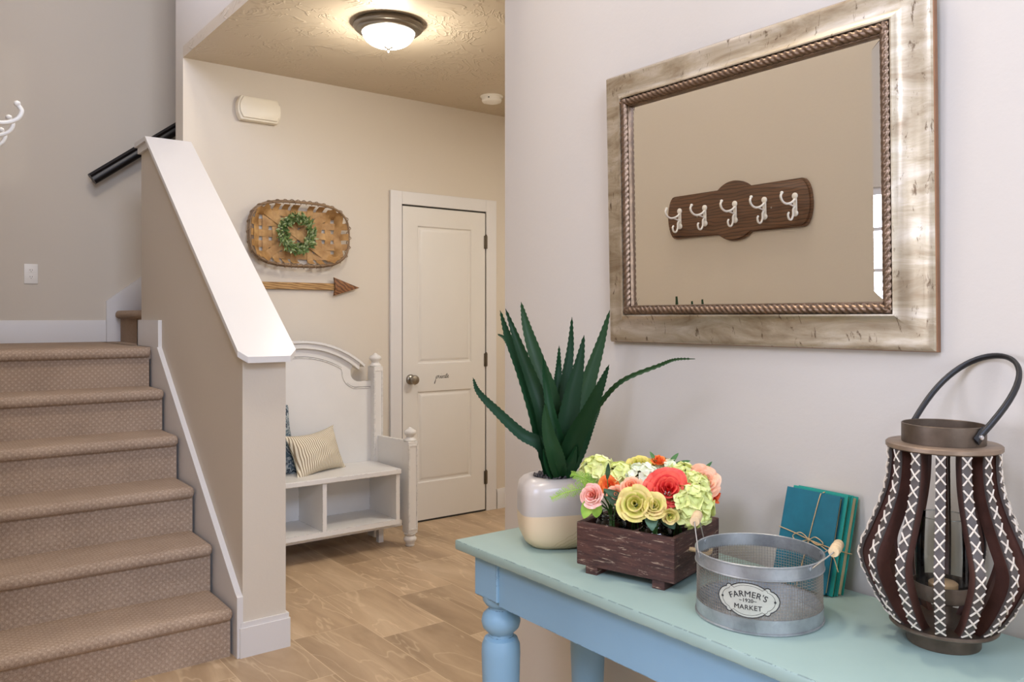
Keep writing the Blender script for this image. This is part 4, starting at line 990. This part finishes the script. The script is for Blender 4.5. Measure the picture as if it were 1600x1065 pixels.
# sign plate wrapped on the mesh
def plateshape(s=1.0):
    half = []
    W, H_ = .052*s, .0295*s
    q = [(0, 1.0), (.15, .985), (.30, .93), (.44, .82), (.53, .72), (.56, .78), (.62, .80), (.69, .74), (.71, .62), (.78, .58), (.88, .46), (.96, .26), (1.0, 0)]
    top = [(W*x, H_*y) for x, y in q]; low = [(x, -y) for x, y in top[::-1][1:]]; rt_ = top+low; lf = [(-x, y) for x, y in rt_[::-1][1:-1]]
    return rt_+lf
PA = R(207)
def wrap(s, z, off): a = PA+s/BR; r = BR+off; return Vector((r*math.cos(a), r*math.sin(a), .060+z))
def plate(s, o0, o1, mat, name):
    b = B(); P_ = plateshape(s); n = len(P_); A = [b.verts.new(wrap(x, z, o1)) for x, z in P_]; C = [b.verts.new(wrap(x, z, o0)) for x, z in P_]
    # concentric inner rings keep the curved face smooth
    prev = A
    for k in (.75, .5, .25):
        cur = [b.verts.new(wrap(x*k, z*k, o1)) for x, z in P_]
        for i in range(n): b.faces.new((prev[i], prev[(i+1) % n], cur[(i+1) % n], cur[i]))
        prev = cur
    c = b.verts.new(wrap(0, 0, o1)); [b.faces.new((prev[i], prev[(i+1) % n], c)) for i in range(n)]
    for i in range(n): b.faces.new((A[i], C[i], C[(i+1) % n], A[(i+1) % n]))
    return b
sg = obj('sign_plate', plate(1.0, .0004, .0030, 'plaque', ''), 'plaque', wb, 40, local=True)
b = B(); P_ = plateshape(1.0); tube(b, [wrap(x, z, .0030) for x, z in P_], .0009, 5, True); P_ = plateshape(.86); tube(b, [wrap(x, z, .0030) for x, z in P_], .00035, 4, True)
for x in (-.044, .044):
    q = wrap(x, 0, .003); lathe(b, [(.0019, -.001), (.0019, .0008), (0, .0008)], 12, q, Vector((math.cos(PA+x/BR), math.sin(PA+x/BR), 0)).to_track_quat('Z', 'Y').to_matrix().to_4x4())
obj('sign_border', b, 'ink', sg, 60, local=True)
for body, size, zo, arcR, sp_, bold in (("FARMER'S", .0145, .0105, .070, 1.06, .00028), ('~1920~', .0088, -.0005, None, 1.05, 0), ('MARKET', .0118, -.0125, None, 1.04, .00016)):
    b = textmesh(body, size, .0003, sp_); bmesh.ops.triangulate(b, faces=b.faces)
    for v in b.verts:
        x, y, z = v.co
        if arcR: x, y = (arcR+y)*math.sin(x/arcR), (arcR+y)*math.cos(x/arcR)-arcR
        v.co = wrap(x, y+zo, .0034+z)
    obj('lettering', b, 'ink', sg, 0, local=True)

# ------------------------------------------------------------------ books tied with twine, leaning on the wall
ln = math.asin(.055/.2); 
bk_rot = Euler((0, ln, R(-2)))
def bookthing(name, label, col, x_off, w, h, t, y_off):
    # local: x = thickness (towards the wall), y = width, z = height; leans back about its lower front edge
    base = Vector((1.446, .897, TZ+.001)); rm = Matrix.LocRotScale(base, bk_rot, None)
    loc = rm @ Vector((x_off, y_off, .0045 if x_off < .001 else 0)); loc.z = max(loc.z, TZ+.0015)
    k = thing(name, label, 'book', loc, bk_rot, 'teal books tied in a bundle'); c = .0022
    obj('front_cover', box(B(), 0, c, 0, w, 0, h, .0006, 1), col, k, 30, local=True)
    obj('back_cover', box(B(), t-c, t, 0, w, 0, h, .0006, 1), col, k, 30, local=True)
    obj('spine', box(B(), 0, t, w-.0005, w+c, 0, h, .0008, 1), col, k, 30, local=True)
    obj('pages', box(B(), c, t-c, .004, w-.001, .004, h-.004), 'paper', k, 0, local=True)
    return k
bookthing('book', 'front teal blue book of the tied bundle behind the wire basket', 'teal_a', 0, .122, .192, .013, 0)
bookthing('book', 'middle sea green book of the tied bundle behind the wire basket', 'teal_b', .0135, .124, .198, .011, -.008)
bookthing('book', 'rear sea green book with thick cream pages nearest the wall', 'teal_b', .025, .124, .197, .020, -.012)
tw = thing('twine', 'tan jute twine tied around the teal books with a bow', 'twine', (1.446, .897, TZ+.001), bk_rot, None)
b = B(); yv = .052; zh = .100; x0, x1 = -.0012, .0465
tube(b, crv([(x0, yv+.012, .004), (x0, yv+.004, .08), (x0, yv-.003, .15), (x0, yv-.008, .1905), (x0+.004, yv-.008, .194), (.012, yv-.008, .1995), (.030, yv-.008, .2005), (x1, yv-.006, .198), (x1, yv, .15)], 5), .0011, 6)
tube(b, crv([(x0, .126, .112), (x0, .09, .107), (x0, .052, zh), (x0, .02, .096), (x0, -.0015, .094), (.0, -.0125, .094), (.012, -.0135, .093), (.030, -.0135, .092), (x1, -.0135, .092)], 5), .0011, 6)
obj('wrap', b, 'twine', tw, 60, local=True)
b = B(); K = Vector((x0-.003, .05, zh))
tube(b, crv([K, K+Vector((-.006, .018, .010)), K+Vector((-.004, .036, .0)), K+Vector((-.004, .022, -.008)), K], 6), .001, 6)
tube(b, crv([K, K+Vector((-.008, -.018, .008)), K+Vector((-.008, -.036, .0)), K+Vector((-.004, -.022, -.006)), K], 6), .001, 6)
tube(b, crv([K, K+Vector((-.004, -.03, -.006)), K+Vector((-.006, -.060, -.02)), K+Vector((-.004, -.075, -.046))], 6), .001, 6)
tube(b, crv([K, K+Vector((-.002, .004, -.03)), K+Vector((-.003, .006, -.055))], 6), .001, 6)
bmesh.ops.create_icosphere(b, subdivisions=2, radius=.003, matrix=Matrix.Translation(K))
obj('bow', b, 'twine', tw, 60, local=True)

# ------------------------------------------------------------------ lantern
LC = Vector((1.409, .655, TZ))
ln_ = thing('candle_lantern', 'tall bulbous dark slatted lantern with cream cross stitching and black handle', 'lantern', LC)
b = B(); lathe(b, [(.0555, .0003), (.0565, .002), (.056, .028), (.054, .030)], 48); obj('base_ring', b, 'rust', ln_, 40, local=True)
b = B(); lathe(b, [(.081, .029), (.083, .031), (.083, .034), (.081, .036)], 56); obj('base_disc', b, 'rust', ln_, 40, local=True)
b = B(); lathe(b, [(.086, .325), (.0885, .327), (.0885, .333), (.086, .335)], 56); obj('top_disc', b, 'rust_top', ln_, 40, local=True)
b = B(); lathe(b, [(.0635, .335), (.0640, .337), (.0640, .366), (.0625, .367), (.0615, .366), (.0615, .337)], 56)
bmesh.ops.delete(b, geom=[f for f in b.faces if len(f.verts) > 4], context='FACES'); nk = obj('neck_ring', b, 'rust', ln_, 40, local=True)
prf = crv([(.084, 0, .326), (.084, 0, .300), (.088, 0, .265), (.099, 0, .228), (.116, 0, .185), (.127, 0, .158), (.1295, 0, .140), (.124, 0, .116), (.108, 0, .080), (.092, 0, .052), (.078, 0, .036)], 5)
NS = 14
def slat(k):
    a = 2*math.pi*k/NS+R(-2.5); ph = math.radians(180)+math.pi/2-YAW  # one slat faces the room
    ang_ = a+math.atan2(-LC.y, -LC.x)
    rad = Vector((math.cos(ang_), math.sin(ang_), 0)); tan = Vector((-math.sin(ang_), math.cos(ang_), 0)); n = len(prf)
    def pt_(i, inn, sd): p = prf[i]; return rad*(p.x-inn)+tan*sd+Vector((0, 0, p.z))
    b = B(); W = .030; T = .0048; rows = []
    for i in range(n):
        dz = 0; rows.append([b.verts.new(pt_(i, .003, -T)), b.verts.new(pt_(i, .003, T)), b.verts.new(pt_(i, W, T*.8)), b.verts.new(pt_(i, W, -T*.8))])
    for p, q in zip(rows, rows[1:]):
        for j in range(4): b.faces.new((p[j], p[(j+1) % 4], q[(j+1) % 4], q[j]))
    b.faces.new(rows[0]); b.faces.new(rows[-1]); s_ = obj('slat', b, 'leather', ln_, 40, local=True)
    b = B(); rows = []; T2 = .0072
    for i in range(n): rows.append([b.verts.new(pt_(i, 0, -T2)), b.verts.new(pt_(i, -.0012, 0)), b.verts.new(pt_(i, 0, T2)), b.verts.new(pt_(i, .004, T2)), b.verts.new(pt_(i, .004, -T2))])
    for p, q in zip(rows, rows[1:]):
        for j in range(5): b.faces.new((p[j], p[(j+1) % 5], q[(j+1) % 5], q[j]))
    b.faces.new(rows[0]); b.faces.new(rows[-1]); obj('edge_strip', b, 'edge_dark', s_, 40, local=True)
    # cross stitches by arc length
    b = B(); acc = [0]
    for i in range(n-1): acc.append(acc[-1]+(prf[i+1]-prf[i]).length)
    def at(s):
        for i in range(n-1):
            if acc[i+1] >= s: f = (s-acc[i])/(acc[i+1]-acc[i]); return prf[i].lerp(prf[i+1], f)
        return prf[-1]
    m_ = 12; pitch = acc[-1]/m_
    for j in range(m_):
        sa_, sb_ = pitch*(j+.08), pitch*(j+.80)
        for g in (-1, 1):
            A = at(sa_); Z = at(sb_); Mi = at((sa_+sb_)/2)
            P1 = rad*(A.x+.0006)+tan*(-g*.0072)+Vector((0, 0, A.z)); P2 = rad*(Mi.x+.0024+.0004*g)+Vector((0, 0, Mi.z)); P3 = rad*(Z.x+.0006)+tan*(g*.0072)+Vector((0, 0, Z.z))
            tube(b, [P1, P2, P3], .0015, 5)
    obj('cross_stitching', b, 'stitch', s_, 60, local=True)
for k in range(NS): slat(k)
b = B(); lathe(b, [(.014, .036), (.014, .066), (.030, .070), (.044, .076), (.047, .084), (.047, .102), (.0455, .102), (.0455, .086), (.030, .082), (0, .082)], 48); obj('candle_tray', b, 'rust', ln_, 40, local=True)
b = B(); lathe(b, [(.0225, .0825), (.0225, .100), (.020, .102), (0, .102)], 32); obj('candle', b, 'candle', ln_, 40, local=True)
b = B(); lathe(b, [(.0405, .0835), (.043, .13), (.0425, .17), (.040, .212)], 48); bmesh.ops.delete(b, geom=[f for f in b.faces if len(f.verts) > 4], context='FACES'); obj('glass_cylinder', b, 'glass', ln_, 60, local=True)
b = B(); tube(b, [(.040*math.cos(a), .040*math.sin(a), .212) for a in [2*math.pi*i/48 for i in range(48)]], .0009, 6, True); obj('glass_rim', b, 'glass', ln_, 60, local=True)
# handle hoop, tipped back to the near right
RT = Vector((math.cos(YAW), -math.sin(YAW), 0)); AX = (RT*.39-FW*.92).normalized(); PE = (RT*.92+FW*.39).normalized(); al = R(43); OUT = PE*math.cos(al)+Vector((0, 0, math.sin(al)))
b = B(); hp = []; z_h = Vector((0, 0, .352))
for i in range(33):
    t_ = math.pi*i/32; w_ = math.cos(t_); l_ = math.sin(t_)
    hp.append(z_h+AX*(-(.066+.026*math.sin(t_)**.8)*w_*1.0)+OUT*(.184*l_**.8))
tube(b, hp, .0058, 10, flat=.75); hd = obj('handle', b, 'black', ln_, 60, local=True)
for s in (-1, 1):
    b = B(); p = z_h+AX*s*.0665; tube(b, [p-OUT*.010, p+OUT*.016], .0085, 4, flat=.35, up=tuple(Vector((0, 0, 1)))); obj('strap_end', b, 'black', hd, 0, local=True)
    b = B(); lathe(b, [(.0042, -.0045), (.0042, .0045), (.003, .0058), (0, .006)], 14, p, (AX*s).to_track_quat('Z', 'Y').to_matrix().to_4x4()); obj('rivet', b, 'rivet', hd, 40, local=True)
